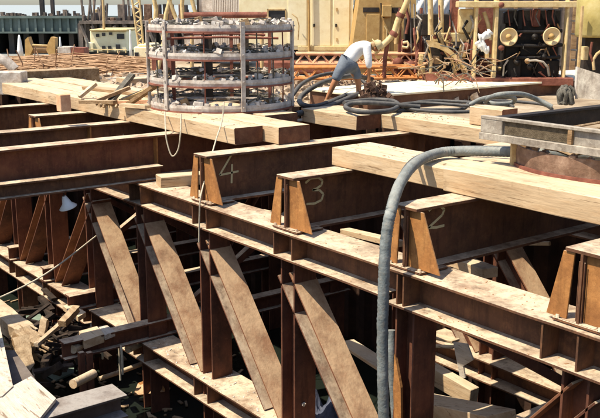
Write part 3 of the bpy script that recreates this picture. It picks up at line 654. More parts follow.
a.boxp('wall', 'dark', 412, 12, 470, 78, 0, 1.5); a.boxp('wall', 'wharf', 470, -25, 660, 78, .2, 1.5); a.boxp('roof', 'drum', 468, -28, 662, -25, 0, 2)
for i in range(9): a.boxp('batten', 'oldwood', 474+i*20, -25, 476+i*20, 78, .12, .08)
a = BG('spare_parts', 'oily machine parts and pipes heaped between the winch and the engine', 'machine parts', 450, 80, 24.3)
for i in range(40):
    x = rng.uniform(414, 500); y = rng.uniform(44, 76); w_ = rng.uniform(1.5, 6); h_ = rng.uniform(2, 9)
    a.boxp('machine_part', ['blackoil', 'drum', 'tan', 'blackoil', 'oldwood', 'yellow'][i % 6], x, y, x+w_, y+h_, rng.uniform(.2, 1.2), rng.uniform(.1, .4), .02)
for i in range(26):
    x = rng.uniform(414, 480); y = rng.uniform(4, 50); a.barp('loose_pipe', ['drum', 'blackoil', 'tan', 'grey'][i % 4], [(x, y, .5), (x+rng.uniform(-6, 6), y+rng.uniform(4, 14), .4), (x+rng.uniform(-8, 8), y+rng.uniform(15, 32), .5)], rng.uniform(.015, .04), 5)
# rags
a = BG('rag_bundle', 'white rags tied between the two yellow posts left of the engine', 'rags', 486, 50, 24.2)
for pts, r in (([(491, 31), (487, 35), (482, 37), (479, 38)], .1), ([(478, 42), (480, 46), (484, 49), (489, 49)], .1), ([(486, 34), (482, 41), (485, 48), (487, 53)], .07)):
    P_ = spline([a.q(x, y, rng.uniform(-.05, .05)) for x, y in pts], 4)
    k = MB(); k.tube(P_, r, 7, rs=[r*rng.uniform(.6, 1.25) for _ in P_]); part('rag', k, 'cleanwhite', a.o)
# right side items
a = BG('olive_tank', 'olive yellow tank and bracket at the top right corner', 'tank', 592, 74, 20.5)
a.lathep('tank', 'green', 604, 38, .5, [(0, 0), (.62, .02), (.66, .08), (.66, 1.3), (.6, 1.36), (0, 1.36)], 28)
a.boxp('stand', 'dark', 583, 38, 640, 74, .7, .6)
a.boxp('rail', 'tan', 579, 6, 582.5, 82, -.1, .12)
a.boxp('bracket', 'yellow', 583, 47, 589, 60, .1, .3); a.barp('branch_pipe', 'tan', [(594, 70, 0), (593, 60, 0), (597, 54, 0), (604, 49, 0)], .035)
a.barp('branch_pipe', 'drum', [(593, 62, 0), (590, 54, 0), (592, 42, 0)], .03)
a = BG('curved_sheet', 'curved whitish metal sheet standing at the right edge below the tank', 'metal sheet', 590, 102, 17)
k = MB(); lo = []; hi = []
for i in range(9):
    t = i/8; x = 575+38*t; bow = .55*math.sin(t*2.2)
    lo.append(a.q(x+1, 98+3*t, -bow)); hi.append(a.q(x+2, 67+12*t, -bow+.15))
vs = lo+hi; fs = [(i, i+1, i+10, i+9) for i in range(8)]; k.add(vs, fs, True); k.add([v+Vector((.01, .03, 0)) for v in vs], fs, True); part('sheet', k, 'grey', a.o)
a.barp('edge_bead', 'white', [(576.5, 99, 0), (576, 84, .06), (577, 67, .15)], .03)
a = BG('net_bundle', 'dark tangled net bundle in front of the curved sheet', 'net', 566, 105, 17)
k = MB()
for i in range(26):
    c = a.q(566+rng.uniform(-7, 7), 104, rng.uniform(-.15, .15)); tp = a.q(566+rng.uniform(-4, 4), 86+rng.uniform(0, 5), rng.uniform(-.1, .1))
    k.tube(spline([c, (c+tp)/2+Vector((rng.uniform(-.12, .12), rng.uniform(-.1, .1), .05)), tp], 4), rng.uniform(.02, .05), 6)
part('net', k, 'net', a.o)
# lattice booms lying in front of the cream house
def lattice(label, x0, x1, y0, y1, d, h, nb, m='pinkrust', tilt=0):
    a = BG('lattice_boom', label, 'lattice boom', x0, y1, d, 'lattice booms stacked on the bank')
    A = a.q(x0, y1); B_ = a.q(x1, y1+tilt); hh = (a.q(x0, y0)-A).z
    for dy in (0, .5):
        for z in (0, hh):
            k = MB(); k.tube([A+Vector((0, dy, z)), B_+Vector((0, dy, z))], .045, 7); part('chord', k, m, a.o)
    k = MB()
    for i in range(nb):
        p = A.lerp(B_, i/nb); q_ = A.lerp(B_, (i+1)/nb)
        for dy in (0, .5):
            if i % 2: k.tube([p+Vector((0, dy, hh)), q_+Vector((0, dy, 0))], .025, 5)
            else: k.tube([p+Vector((0, dy, 0)), q_+Vector((0, dy, hh))], .025, 5)
        k.tube([p, p+Vector((0, .5, 0))], .02, 5); k.tube([p+Vector((0, 0, hh)), p+Vector((0, .5, hh))], .02, 5)
    part('lacing', k, m, a.o)
lattice('salmon lattice boom, upper one of the stack left of the worker', 296, 430, 54, 64, 26.4, .4, 16)
lattice('salmon lattice boom, lower one of the stack left of the worker', 292, 425, 68, 79, 25.6, .4, 15, 'orange', -1)
# rusty pipe, pale hut, white panel, masts
a = BG('pale_hut', 'pale corrugated hut seen above the ring cage', 'hut', 230, 60, 36)
k = MB(); A = a.q(213, 62); B_ = a.q(250, -30); n = 22
for i in range(n):
    x0 = A.x+(B_.x-A.x)*i/n; x1 = A.x+(B_.x-A.x)*(i+.55)/n; k.box(x0, x1, A.y-.04, A.y, A.z, B_.z)
k.box(A.x, B_.x, A.y, A.y+2.5, A.z, B_.z); part('wall', k, mat('pale_pink_sheet', [(.55,.47,.40), (.66,.58,.50), (.74,.67,.58)], 2, .8, .2), a.o)
k = MB(); k.box(A.x-.1, B_.x+.1, A.y-.15, A.y+2.7, B_.z, B_.z+.08); part('roof', k, 'grey', a.o)
a = BG('white_cabin', 'small white cabin with a dark lower edge behind the top of the cage', 'cabin', 205, 60, 38)
a.boxp('wall', 'white', 198, -25, 214, 12, 0, 1.5); a.boxp('wall', 'dark', 198, 12, 212, 15, -.02, 1.4); a.boxp('frame', 'dark', 197, -25, 198, 15, -.05, .1)
a.boxp('wall', 'white', 185, 15, 216, 62, .1, 1.3)
a = BG('pipe_rack', 'long rusty pipe on stands just behind the ring cage', 'pipe', 225, 80, 26)
a.barp('pipe', 'drum', [(184, 15.5), (225, 15.2), (267, 15)], .09, 10); a.barp('pipe', 'rebar', [(186, 47), (225, 48), (274, 48.5)], .07, 10)
for x in (192, 262): a.barp('stand', 'tan', [(x, 12), (x, 80)], .06)
a = BG('mast_legs', 'tan slanting poles of a mast rising behind the cage at its left', 'mast', 160, 60, 30)
for p_ in ([(154, 30), (156, 10), (152, -12)], [(163, 40), (166, 14), (172, -8)], [(179, 26), (172, 8), (167, -6)], [(158, 70), (163, 46), (166, 30)], [(183, 22), (182, 5), (183, -8)], [(196, 15), (193, 4), (190, -8)]): a.barp('pole', 'yellow', p_, .07, 7)
a.boxp('base', 'drum', 152, 58, 172, 70, 0, .8)
# far left: crane and barge
a = BG('work_barge', 'cream cabin with small windows on a dark hull, moored beyond the bank', 'work boat', 106, 60, 48)
a.polyp('hull', 'dark', [(84, 52), (128, 53), (126, 62), (88, 62)], 0, 5)
a.boxp('cabin', 'cream', 91, 31, 126, 52, .3, 3.5, .04); a.boxp('roof', 'yellow', 89.5, 29.5, 127, 31, .1, 4, .02)
a.boxp('gallery', 'cream', 86, 43, 93, 52, .0, 1, .02)
for x, y, x1, y1 in ((102, 33, 105, 36), (109, 32.5, 112, 35), (117, 34, 124, 39), (102, 46, 105, 50.5), (108, 46, 111, 50.5), (116, 44.5, 120, 50.5), (96, 34, 99, 37)): a.boxp('window', 'glassdark', x, y, x1, y1, .24, .06)
a.barp('mast', 'tan', [(104, 30, .5), (103.5, 10, .5), (102.5, -10, .5)], .07); a.barp('rail', 'grey', [(88, 52, 0), (87, 42, 0), (85.5, 38, 0)], .08)
for x in (88, 98, 108, 118, 126): a.barp('rail', 'yellow', [(x, 53, -.05), (x, 49.5, -.05)], .04)
a.barp('rail', 'yellow', [(87, 49.5, -.05), (127, 50, -.05)], .035)
a = BG('crawler_crane', 'cream crawler crane with a lattice boom rising out of the top of the photo', 'crane', 140, 66, 40)
a.boxp('cab', 'cream', 134, 47, 154, 61, 0, 2.6, .05); a.boxp('window', 'glassdark', 134.5, 52.5, 138.5, 57, -.03, .05); a.boxp('cab_roof', 'cream', 138, 44.5, 152, 47, .1, 2, .03)
a.boxp('crawler_track', 'drum', 130, 60, 158, 67, -.2, .7, .08)
for e, f_ in (((138.5, 46), (130.5, -12)), ((143.5, 46), (138.5, -12))):
    for dy in (.4, 1.1):
        a.barp('boom_chord', 'yellow', [(e[0], e[1], dy), (f_[0], f_[1], dy)], .05)
KK = (MB(), MB())
for i in range(13):
    t0, t1 = i/13, (i+1)/13; l0 = (138.5-8*t0, 46-58*t0); r1 = (143.5-5*t1, 46-58*t1); r0 = (143.5-5*t0, 46-58*t0); l1 = (138.5-8*t1, 46-58*t1)
    for dy in (.4, 1.1): a.barp('', '', [(l0[0], l0[1], dy), (r1[0], r1[1], dy)] if i % 2 else [(r0[0], r0[1], dy), (l1[0], l1[1], dy)], .035, 5, mb=KK[dy > 1])
for k in KK: part('boom_lacing', k, 'yellow', a.o)
# trestle frame, white box, sails
a = BG('mooring_frame', 'rusty brown winch frame with two tall cheeks on the bank edge at far left', 'winch frame', 39, 57.5, 42)
for xs in ([(25, 57), (25, 40), (28, 37), (30, 43), (33, 49), (29, 57)], [(55, 57), (55, 38), (51, 37), (48, 43), (46, 50), (50, 57)]): a.polyp('cheek', 'ochre', xs, 0, .5)
a.barp('drum', 'oldwood', [(29, 49, .25), (50, 49, .25)], .2, 10); a.barp('bar', 'tan', [(28, 45, .1), (50, 46, .1)], .06)
a = BG('equipment_box', 'white and brown equipment box on the bank edge at upper left', 'box', 70, 56, 42)
a.boxp('body', 'white', 58, 47, 70.5, 55.5, 0, 1, .02); a.boxp('end_panel', 'drum', 70.5, 48, 84, 55.5, .02, .95)
for i, (x, w, y, lab) in enumerate(((20.5, 3.2, 35, 'tall pointed white canvas cover at the left of the brown winch frame'), (61, 1.6, 37, 'thin pale pole cover between the winch frame and the white box'), (131, 1.6, 30, 'narrow white canvas cover right of the boat cabin'))):
    a = BG('canvas_cover', lab, 'canvas cover', x, 56, 43, 'pointed canvas covers'); h_ = a.q(x, y).z; r0 = abs(a.q(x+w, 56).x)
    k = MB(); k.lathe([(0, 0), (r0, 0), (r0*.9, h_*.3), (r0*.5, h_*.8), (.03, h_), (0, h_)], 12); part('canvas', k, mat('blue_white_canvas%d' % i, [(.62,.66,.68), (.74,.77,.78)], 3, .8, .2), a.o)
# viaduct
a = BG('viaduct', 'low grey-green steel viaduct across the water at upper left', 'viaduct', 40, 52, 85)
x0, x1 = -80, 132
a.boxp('deck', 'bridge', x0, 17, x1, 32, 0, 8)
for i in range(26): a.boxp('girder_rib', 'bridge', x0+i*8.2, 18.5, x0+i*8.2+1.3, 32, -.25, .25)
a.boxp('flange', 'bridge', x0, 16, x1, 18.4, -.45, .5); a.boxp('flange', 'bridge', x0, 31.8, x1, 33.5, -.45, .5)
for i in range(15): a.boxp('pier', 'bridged', x0+i*15, 32.5, x0+i*15+3.4, 58, .6+(i % 2)*.8, 6)
a.boxp('underdeck_shade', 'bridged', x0, 33, x1, 58, 5, 1.5)  # dark sheet put in for the shade beneath the deck
k = MB()
for i in range(70):
    x = rng.uniform(0, 80); y = 16-rng.random()**2*4*(1 if x < 50 else 1.6); a.boxp('', '', x, y, x+rng.uniform(.6, 3), 16.5, rng.uniform(0, 2), .6, mb=k)
part('parapet_clutter', k, 'wharf', a.o)
for x, w in ((41.5, 1.3), (52, .9)): a.boxp('pole', 'bridged', x-w, -2, x+w, 17, 1, .5)
# wharf
a = BG('timber_wharf', 'dark old timber wharf crowded with gear behind the boat cabin', 'wharf', 130, 56, 75)
a.boxp('deck', 'wharf', 79, 21, 215, 24, 0, 9)
for i in range(19): a.boxp('pile', 'wharf', 80+i*7.3, 23, 82+i*7.3, 58, .2+(i % 3)*.7, .8)
for i in range(12): a.barp('cross_brace', 'wharf', [(81+i*11, 26, .1), (91+i*11, 50, .1)], .14, 5)
a.boxp('back_wall', 'bridged', 79, 24, 215, 58, 6, 1)
for i in range(34):
    x = 80+rng.random()*130; w = rng.uniform(1.5, 7); h_ = rng.uniform(3, 17); y = 21-h_
    if y < -9: y = -9
    a.boxp('stacked_gear', ['wharf', 'wharf', 'bridged', 'ringlow', 'tan', 'wharf'][i % 6], x, y, x+w, 21, rng.uniform(.3, 6), rng.uniform(.4, 1.4), .05)
for i in range(14):
    x = 80+rng.random()*60; a.barp('pole', 'wharf', [(x, 21, 1), (x+rng.uniform(-3, 3), rng.uniform(-6, 8), 1)], .1, 5)

# ------------------------------------------------------------------ bank clutter
def onbank(x, y, z=ZG): return at(x, y, z)
k = MB()
for i in range(420):
    x = rng.uniform(-12, 158); y = rng.uniform(61, 80); c = onbank(x, y); lift = rng.random()*.4*(1-abs((x-75)/95)**2)*(1 if 63 < y < 78 else .3)
    an = rng.uniform(.35, 1.6) if rng.random() < .75 else rng.uniform(0, 3.1)
    L = rng.uniform(.5, 2.2); dx, dy = math.cos(an)*L/2, math.sin(an)*L/2
    k.tube([(c.x-dx, c.y-dy, ZG+.04+lift), (c.x, c.y, ZG+.06+lift+rng.uniform(0, .06)), (c.x+dx, c.y+dy, ZG+.04+lift)], rng.uniform(.012, .03), 4)
solo('rebar_pile', k, 'rebar', 'wide tangled heap of rusty reinforcing rods on the bank at left', 'rebar', kind='stuff')
k = MB()
for i in range(16):
    x = rng.uniform(-10, 150); y = rng.uniform(78, 86); c = onbank(x, y); an = rng.uniform(.6, 1.3)
    L = rng.uniform(1, 2.6); dx, dy = math.cos(an)*L/2, math.sin(an)*L/2
    m1 = MB(); m1.bar((-dx, -dy, .05), (dx, dy, .05+rng.uniform(0, .15)), rng.uniform(.12, .3), rng.uniform(.04, .09))
    solo('loose_plank', m1, ['plank', 'timber', 'oldwood'][i % 3], ['bleached', 'pale', 'brown'][i % 3]+' loose plank in the litter between the rebar heap and the brown timber', 'plank', 'planks in the litter behind the brown timber', loc=(c.x, c.y, ZG))
def rubble(label, x0, x1, y0, y1, zf, n, smin, smax, name='rubble', m='rubble', zr=0.0):
    k = MB()
    for i in range(n):
        x = rng.uniform(x0, x1); y = rng.uniform(y0, y1); c = at(x, y, zf); s_ = rng.uniform(smin, smax)
        T = Matrix.Translation((c.x, c.y, zf+s_*.2+rng.random()*zr)) @ Euler((rng.uniform(0, 6), rng.uniform(0, 6), rng.uniform(0, 6))).to_matrix().to_4x4()
        vs = []
        for a_ in (-1, 1):
            for b_ in (-1, 1):
                for c_ in (-1, 1): vs.append(T @ Vector((a_*s_*rng.uniform(.3, .6), b_*s_*rng.uniform(.3, .6), c_*s_*rng.uniform(.2, .5))))
        k.add(vs, [(0,1,3,2), (4,6,7,5), (0,4,5,1), (2,3,7,6), (0,2,6,4), (1,5,7,3)])
    solo(name, k, m, label, 'rubble', kind='stuff')
rubble('broken rubble and scraps on the bank behind the ring cage and worker', 60, 460, 78, 100, ZG, 1500, .05, .28)
rubble('finer rubble on the bank around the black hoses', 296, 480, 84, 104, ZG, 900, .04, .2, zr=.1)
rubble('grit and splinters scattered on the timbers left of the cage', 95, 150, 100, 107, 1.12, 60, .03, .09, m='oldwood')
for i in range(9):
    x = (14, 22, 33, 44, 58, 71, 86, 104, 118)[i]; c = onbank(x, 74+rng.uniform(-4, 4)); m1 = MB()
    m1.tube([(0, 0, 0), (rng.uniform(-.1, .1), rng.uniform(-.1, .1), .4), (rng.uniform(-.25, .25), rng.uniform(-.3, .3), rng.uniform(.6, 1.0))], .022, 5)
    solo('bent_rod', m1, 'rebar', 'rusty rod sticking up out of the reinforcing heap', 'rod', 'upright rods in the rebar heap', loc=(c.x, c.y, ZG))
rope('black_hose', 'black hose curving from the ring cage foot round behind the first loop', zp([(292,96,1.1),(302,84,1.3),(318,76,1.4),(338,73,1.4),(356,76,1.3),(366,84,1.1)]), .05, 'blackhose', 'hose', 'black hoses on the bank', 8)
rope('black_hose', 'thin black hose lying along the edge of the pale platform', zp([(380,112,1.12),(420,110,1.12),(462,109,1.12),(470,103,1.2),(500,101,1.15),(540,104,1.12),(552,109,1.12)]), .035, 'blackhose', 'hose', 'black hoses on the bank', 8)
# twisted scraps left of cage
for i, (x, y, L, an, z, m_) in enumerate(((98, 103, .9, .5, 1.15, 'oldwood'), (112, 100, .8, 1.3, 1.18, 'oldwood'), (122, 98, .7, 1.9, 1.2, 'net'), (131, 103, .9, .9, 1.15, 'pinkrust'), (141, 97, .9, 1.5, 1.2, 'tan'), (146, 106, 1.0, .3, 1.14, 'oldwood'), (135, 108, .9, .15, 1.13, 'timber'), (88, 98, .4, 1.5, 1.12, 'timber'))):
    c = at(x, y, z); k = MB(); dx, dy = math.cos(an)*L/2, math.sin(an)*L/2
    k.bar((-dx, -dy, .03), (dx, dy, .06+.25*(i % 3)), .16, .07)
    solo('timber_scrap', k, m_, ['brown curled scrap nearest the left rope', 'brown scrap leaning left of the dark one', 'dark ragged scrap standing left of the cage', 'reddish scrap left of the cage foot', 'tan stick leaning against the ring cage', 'brown stick at the foot of the cage', 'pale stick lying before the cage foot', 'small pale block left of the scraps'][i]+' on the timbers', 'wood scrap', 'wood scraps on the timbers left of the cage', loc=(c.x, c.y, 1.125))
c = at(10, 86, 1.0); k = MB(); k.box(-.42, .42, -.3, .3, 0, .62); solo('white_crate', k, 'white', 'white box at the left edge on the bank above the timbers', 'box', loc=(c.x, c.y, ZG), rz=RZ, bevel=.02)
c = at(8, 66, 1.0); k = MB(); k.tube([on_d(-6, 57, 30)-on_d(0, 60, 30), on_d(6, 61, 30)-on_d(0, 60, 30), on_d(15, 70, 30)-on_d(0, 60, 30)], .17, 10); k.v = [(x, y, z) for x, y, z in k.v]
solo('white_pipe', k, 'white', 'white bent pipe end at the left edge above the white box', 'pipe', loc=on_d(0, 60, 30))
# tangle of branches/cables at right of winch
for mi, (m_, nn, lab) in enumerate((('oldwood', 14, 'tangled brown cables and sticks left of the engine posts'), ('net', 20, 'dark cables snarled around the foot of the rig'), ('rebar', 12, 'rusty bent rods leaning in front of the rig'))):
    k = MB()
    for i in range(nn):
        x = rng.uniform(424, 480); y = rng.uniform(58, 84); p = on_d(x, y, 22+rng.random()*2)
        q_ = p+Vector((rng.uniform(-.9, .9), rng.uniform(-.5, .5), rng.uniform(-.3, .5))); mid = (p+q_)/2+Vector((rng.uniform(-.2, .2), 0, rng.uniform(-.1, .3)))
        p.z = max(p.z, ZG+.02); q_.z = max(q_.z, ZG+.02); k.tube(spline([p, mid, q_], 3), rng.uniform(.008, .02), 5)
    solo('cable_tangle', k, m_, lab, 'cables', kind='stuff')
for i in range(9):
    x = rng.uniform(420, 470); y = rng.uniform(80, 92); c = onbank(x, y); m1 = MB(); an = rng.uniform(-.5, 2.5); L = rng.uniform(.6, 1.5)
    m1.bar((-math.cos(an)*L/2, -math.sin(an)*L/2, .05), (math.cos(an)*L/2, math.sin(an)*L/2, .25), .12, .06)
    solo('loose_plank', m1, 'oldwood', 'brown loose plank among the litter in front of the rig', 'plank', 'planks in the litter before the rig', loc=(c.x, c.y, ZG))

# ------------------------------------------------------------------ lower left debris and things in the pit
beam_thing('beam_offcut', 'grey dusty beam end lying deep in the pit at bottom left', 'steel beam', (-11.08, 2.6, -2.55), 2.57, .35, .5, axis='y', m=mat('grey_dusty_steel', [(.08,.05,.04),(.16,.11,.08)], 3, .8, .3, (.30,.275,.25), .95, spots=(.1,.08,.06), streak=.4))
def board(label, pts, z, th, m, name='board', group=None, zs=None):
    P_ = [at(x, y, (zs[i] if zs else z)) for i, (x, y) in enumerate(pts)]; n = len(P_)
    k = MB(); k.add(P_+[p-Vector((0, 0, th)) for p in P_], [tuple(range(n)), tuple(range(2*n-1, n-1, -1))]+[(i, (i+1) % n, (i+1) % n+n, i+n) for i in range(n)])
    return solo(name, k, m, label, 'board', group)
board('wide bleached white board at the bottom left corner', [(31, 376), (56, 398), (18, 445), (-30, 420), (-12, 399)], -2.12, .05, 'plank')
board('narrow white board standing along the left edge', [(-12, 305), (0, 326), (13, 386), (2, 396), (-16, 400)], -2.3, .06, 'plank', zs=[-2.6, -2.6, -2.1, -2.1, -2.1])
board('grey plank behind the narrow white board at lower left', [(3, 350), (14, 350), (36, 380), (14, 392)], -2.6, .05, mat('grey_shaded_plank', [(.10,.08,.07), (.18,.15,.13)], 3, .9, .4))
def log(label, p, q_, r, m, name='broken_timber', group='broken timbers in the pit at lower left'):
    k = MB(); n = 9; d = (q_-p).normalized(); sd = d.cross(Vector((0, 0, 1))).normalized(); up = sd.cross(d); vs = []
    for t in range(n+1):
        c = p.lerp(q_, t/n)
        for a_, b_ in ((-1,-1), (0,-1.05), (1,-1), (1.05,0), (1,1), (0,1.05), (-1,1), (-1.05,0)):
            e = rng.uniform(-.5, .25)*r*3 if t == n else 0
            vs.append(c+sd*(a_*r*rng.uniform(.86, 1.02))+up*(b_*r*.8*rng.uniform(.86, 1.02))+d*e)
    k.add(vs, [(i*8+a_, i*8+(a_+1) % 8, i*8+8+(a_+1) % 8, i*8+8+a_) for i in range(n) for a_ in range(8)]+[tuple(range(7, -1, -1)), tuple(range(n*8, n*8+8))])
    if r > .12:
        for i in range(10):
            c = q_+sd*rng.uniform(-r, r)+up*rng.uniform(-r, r)*.8; k.bar(c-d*r, c+d*rng.uniform(.1, 1.3)*r+up*rng.uniform(-.05, .05), rng.uniform(.02, .06), rng.uniform(.01, .04))
    return solo(name, k, m, label, 'broken timber', group)
log('thick pale broken timber entering from the left edge above the water', at(-20, 298, -3.0), at(26, 336, -3.0), .21, 'oldtimber')
log('shorter broken timber stub left of the dark gap', at(18, 336, -2.9), at(44, 350, -3.1), .2, 'oldwood')
log('splintered timber end pointing down at lower left', at(20, 340, -2.8), at(27, 372, -3.2), .15, 'oldwood')
log('thin curved branch between the broken timbers and the posts', at(36, 345, -2.8), at(64, 321, -2.8), .045, 'oldtimber')
log('short branch stub rising towards the left posts', at(62, 324, -2.7), at(77, 308, -2.6), .08, 'oldwood')
log('pale wedge standing upright beside the water', at(42, 336, -2.9), at(45, 318, -2.6), .07, 'oldtimber')
board('pale board lying left of the posts near the water', [(63, 306), (70, 303), (86, 312), (78, 317)], -2.95, .1, 'timber')
board('short tan block beside the tie beam at lower left', [(79, 331), (97, 326), (104, 334), (84, 341)], -2.72, .16, 'timber', name='timber_block')
board('pale block resting next to the tan one on the tie beam', [(99, 327), (107, 325), (115, 331), (105, 335)], -2.72, .1, 'plank', name='timber_block')
board('tilted orange rusty plate lying low in the pit at bottom left', [(134, 393), (138, 383), (157, 375), (165, 389), (150, 394)], -4.3, .05, 'gusset', name='rusty_plate', zs=[-4.4, -4.3, -4.0, -4.1, -4.4])
rope('pit_pipe', 'thin pale pipe lying low across the pit at bottom left', [at(99, 379, -4.0), at(125, 370, -4.0), at(149, 361, -4.0)], .05, 'timber', 'pipe', n=8)
for i, (x, y) in enumerate(((73, 349.5), (73, 384), (128, 349))):
    p = at(x, y, -2.9 if i != 2 else -3.2); k = MB(); k.tube([(0, 0, 0), (-.3, .5, -.05)], .08, 10); solo('pipe_end', k, 'timber', ['pale pipe end in the dark gap left of the thin posts, upper one', 'pale pipe end below the other one at lower left', 'pale pipe end under the tie beam at lower left'][i], 'pipe', loc=p)
for i, x in enumerate((81, 89)):
    p = at(x, 352, -2.9); k = MB(); k.box(-.05, .05, -.05, .05, ZW-.5-p.z, 0); solo('thin_post', k, 'steel2', ['left', 'right'][i]+' one of two thin posts standing in the water under the tie beam', 'post', loc=p)
for i, (x, y) in enumerate(((101.5, 342), (118, 337), (121, 345))):
    p = at(x, y, -3.0); rope('frayed_rope', ['short', 'long', 'knotted'][i]+' frayed pale rope dangling from the tie beam at lower left', [p, p+Vector((.02, 0, -.25)), p+Vector((-.03, .02, -(.35, .9, .6)[i]))], .022, group='frayed ropes at the tie beam', n=5)
board('added sheet imitating a greenish water patch at the left edge', [(14, 314), (36, 304), (44, 322), (26, 332)], ZW+.06, .04, 'green_patch', name='water_patch', group='added sheets imitating greenish water patches')  # added sheet in place of a visible patch of greenish water
board('added sheet imitating a greenish water patch left of the two thin posts', [(44, 372), (54, 366), (74, 363), (74, 372), (56, 380)], ZW+.06, .04, 'green_patch', name='water_patch', group='added sheets imitating greenish water patches')
k = MB()
for i in range(130):
    c = at(rng.gauss(48, 20), rng.gauss(340, 16), -3.4+rng.uniform(-.5, .35)); an = rng.uniform(0, 6.3); L = rng.uniform(.15, .9); dz = rng.uniform(-.2, .25)
    k.bar(c-Vector((math.cos(an)*L/2, math.sin(an)*L/2, dz/2)), c+Vector((math.cos(an)*L/2, math.sin(an)*L/2, dz/2)), rng.uniform(.03, .15), rng.uniform(.03, .12))
solo('waste_heap', k, 'soot', 'dark heap of rotten wood and scrap between the broken timbers and the left posts', 'waste heap', kind='stuff')
k = MB()
for i in range(260):
    c = at(rng.uniform(-10, 250), rng.uniform(300, 430), ZW+.02); an = rng.uniform(0, 6.3); L = rng.uniform(.04, .35)
    k.bar(c-Vector((math.cos(an)*L/2, math.sin(an)*L/2, 0)), c+Vector((math.cos(an)*L/2, math.sin(an)*L/2, .01)), rng.uniform(.02, .08), .025)
solo('floating_litter', k, 'oldwood', 'splinters and chips floating on the dark pit water', 'litter', kind='stuff')
# lamp shade hanging under the broad beam
p = on_u(64, 196, -14.7)
sh = thing('lamp_shade', 'white bell-shaped lamp shade hanging under the low dark beam at left', 'lamp shade', p)
sh.scale = (.85, .85, .85)
k = MB(); k.lathe([(.04, 0), (.06, -.05), (.10, -.17), (.19, -.26), (.185, -.265), (.09, -.18), (.045, -.06), (.03, -.01), (.04, 0)], 24, T=Matrix.Rotation(.3, 4, 'X')); part('shade', k, 'cleanwhite', sh)
k = MB(); k.tube([(0, 0, -.02), (0, 0, max(.1, -.02-p.z))], .012, 6); part('cord', k, 'dark', sh)
def grit(label, boxes, n, smin, smax, m):
    k = MB()
    for i in range(n):
        x0, x1, y0, y1, z = rng.choice(boxes); s_ = rng.uniform(smin, smax); c = Vector((rng.uniform(x0, x1), rng.uniform(y0, y1), z+s_*.12)); an = rng.uniform(0, 3.14)
        T = Matrix.Translation(c) @ Matrix.Rotation(an, 4, 'Z'); el = rng.choice((1, 1, 3))
        k.add([T @ Vector((a_*s_*.5*el*rng.uniform(.6, 1), b_*s_*.4*rng.uniform(.6, 1), c_*s_*.2)) for a_ in (-1, 1) for b_ in (-1, 1) for c_ in (-1, 1)], [(0,1,3,2), (4,6,7,5), (0,4,5,1), (2,3,7,6), (0,2,6,4), (1,5,7,3)])
    solo('grit', k, m, label, 'grit', kind='stuff')
grit('rust flakes and crumbs strewn on the bright girder flanges', [(-14.4, -3.4, 7.38, 7.95, 0)]*3+[(-14.4, -8, 7.38, 7.6, -.385), (-7.8, -3.4, 7.36, 7.6, -.44)], 220, .007, .02, 'gusset')
grit('splinters and dirt scattered over the timber tops', [(-20, -13, 8.45, 9.7, 1.115), (-10.3, -4, 8.5, 9.2, 1.115), (-13, -8, 12, 12.8, 1.095)], 300, .008, .025, 'oldwood')
grit('pale crumbs on the lower beam flanges', [(-14.6, -8, 7.3, 7.9, -3.08)], 160, .01, .035, 'chunk')
# rear pit timbers that catch the sun
def baulk(label, p, q_, w, h, m='timber', name='pit_plank', group='planks and baulks inside the pit'):
    k = MB(); k.bar(p, q_, w, h); return solo(name, k, m, label, 'timber', group, bevel=.008)
baulk('pale plank slanting between the diagonal and the grey hose', on_v(346, 342, 9.2), on_v(388, 369, 8.9), .3, .06)
baulk('thick pale timber low in the pit right of the dark post', on_v(424, 368, 10.2), on_v(474, 397, 10.2), .2, .3)
baulk('wide plank below the thick timber at bottom right', on_v(418, 402, 9.3), on_v(502, 420, 8.9), .5, .2)
baulk('small pale plank end high behind the dark post', on_v(428, 335, 11), on_v(456, 341, 11), .2, .05)
baulk('thin pale strip below the small plank end', on_v(428, 345.5, 10.8), on_v(455, 347, 10.8), .12, .04)
baulk('pale timber seen through the gap right of beam 3 bracket', on_v(322, 243, 9.3), on_v(384, 262, 9.0), .24, .2)
baulk('long pale plank behind the girder between beams 3 and 2', on_v(345, 231, 10.0), on_v(400, 244, 9.6), .2, .1)
baulk('pale timber block behind the foot of the beam 2 bracket', on_v(440, 254, 9.2), on_v(490, 273, 8.9), .26, .14)
baulk('pale plank lying on the bright girder beside beam 4', on_v(236, 208, 8.6), on_v(262, 214, 8.2), .35, .08)
baulk('small bright rod in the dark space right of beam 2', on_v(520, 243, 10.5), on_v(550, 243.5, 10.5), .05, .06)
baulk('tan plank foot standing low at the bottom right edge', on_v(578, 405, 8.8), on_v(600, 420, 8.5), .3, .3)
k = MB(); P_ = [on_v(x, y, 10.4) for x, y in ((453, 342), (467, 344), (473, 360), (463, 366), (465, 378), (460, 378))]; k.prism([(p.x, p.z) for p in P_], 'y', 10.4, 10.43); solo('gusset_plate', k, 'plank', 'pale six-sided steel plate standing in the dark behind the bottom right bay', 'steel plate')
k = MB(); P_ = [on_v(x, y, 7.6) for x, y in ((402.5, 425), (401.5, 380), (403, 351), (409, 385), (409.5, 425))]; k.prism([(p.x, p.z) for p in P_], 'y', 7.45, 7.49); solo('orange_wedge', k, 'gusset', 'narrow orange rusty wedge standing against the post behind the hose', 'steel wedge')
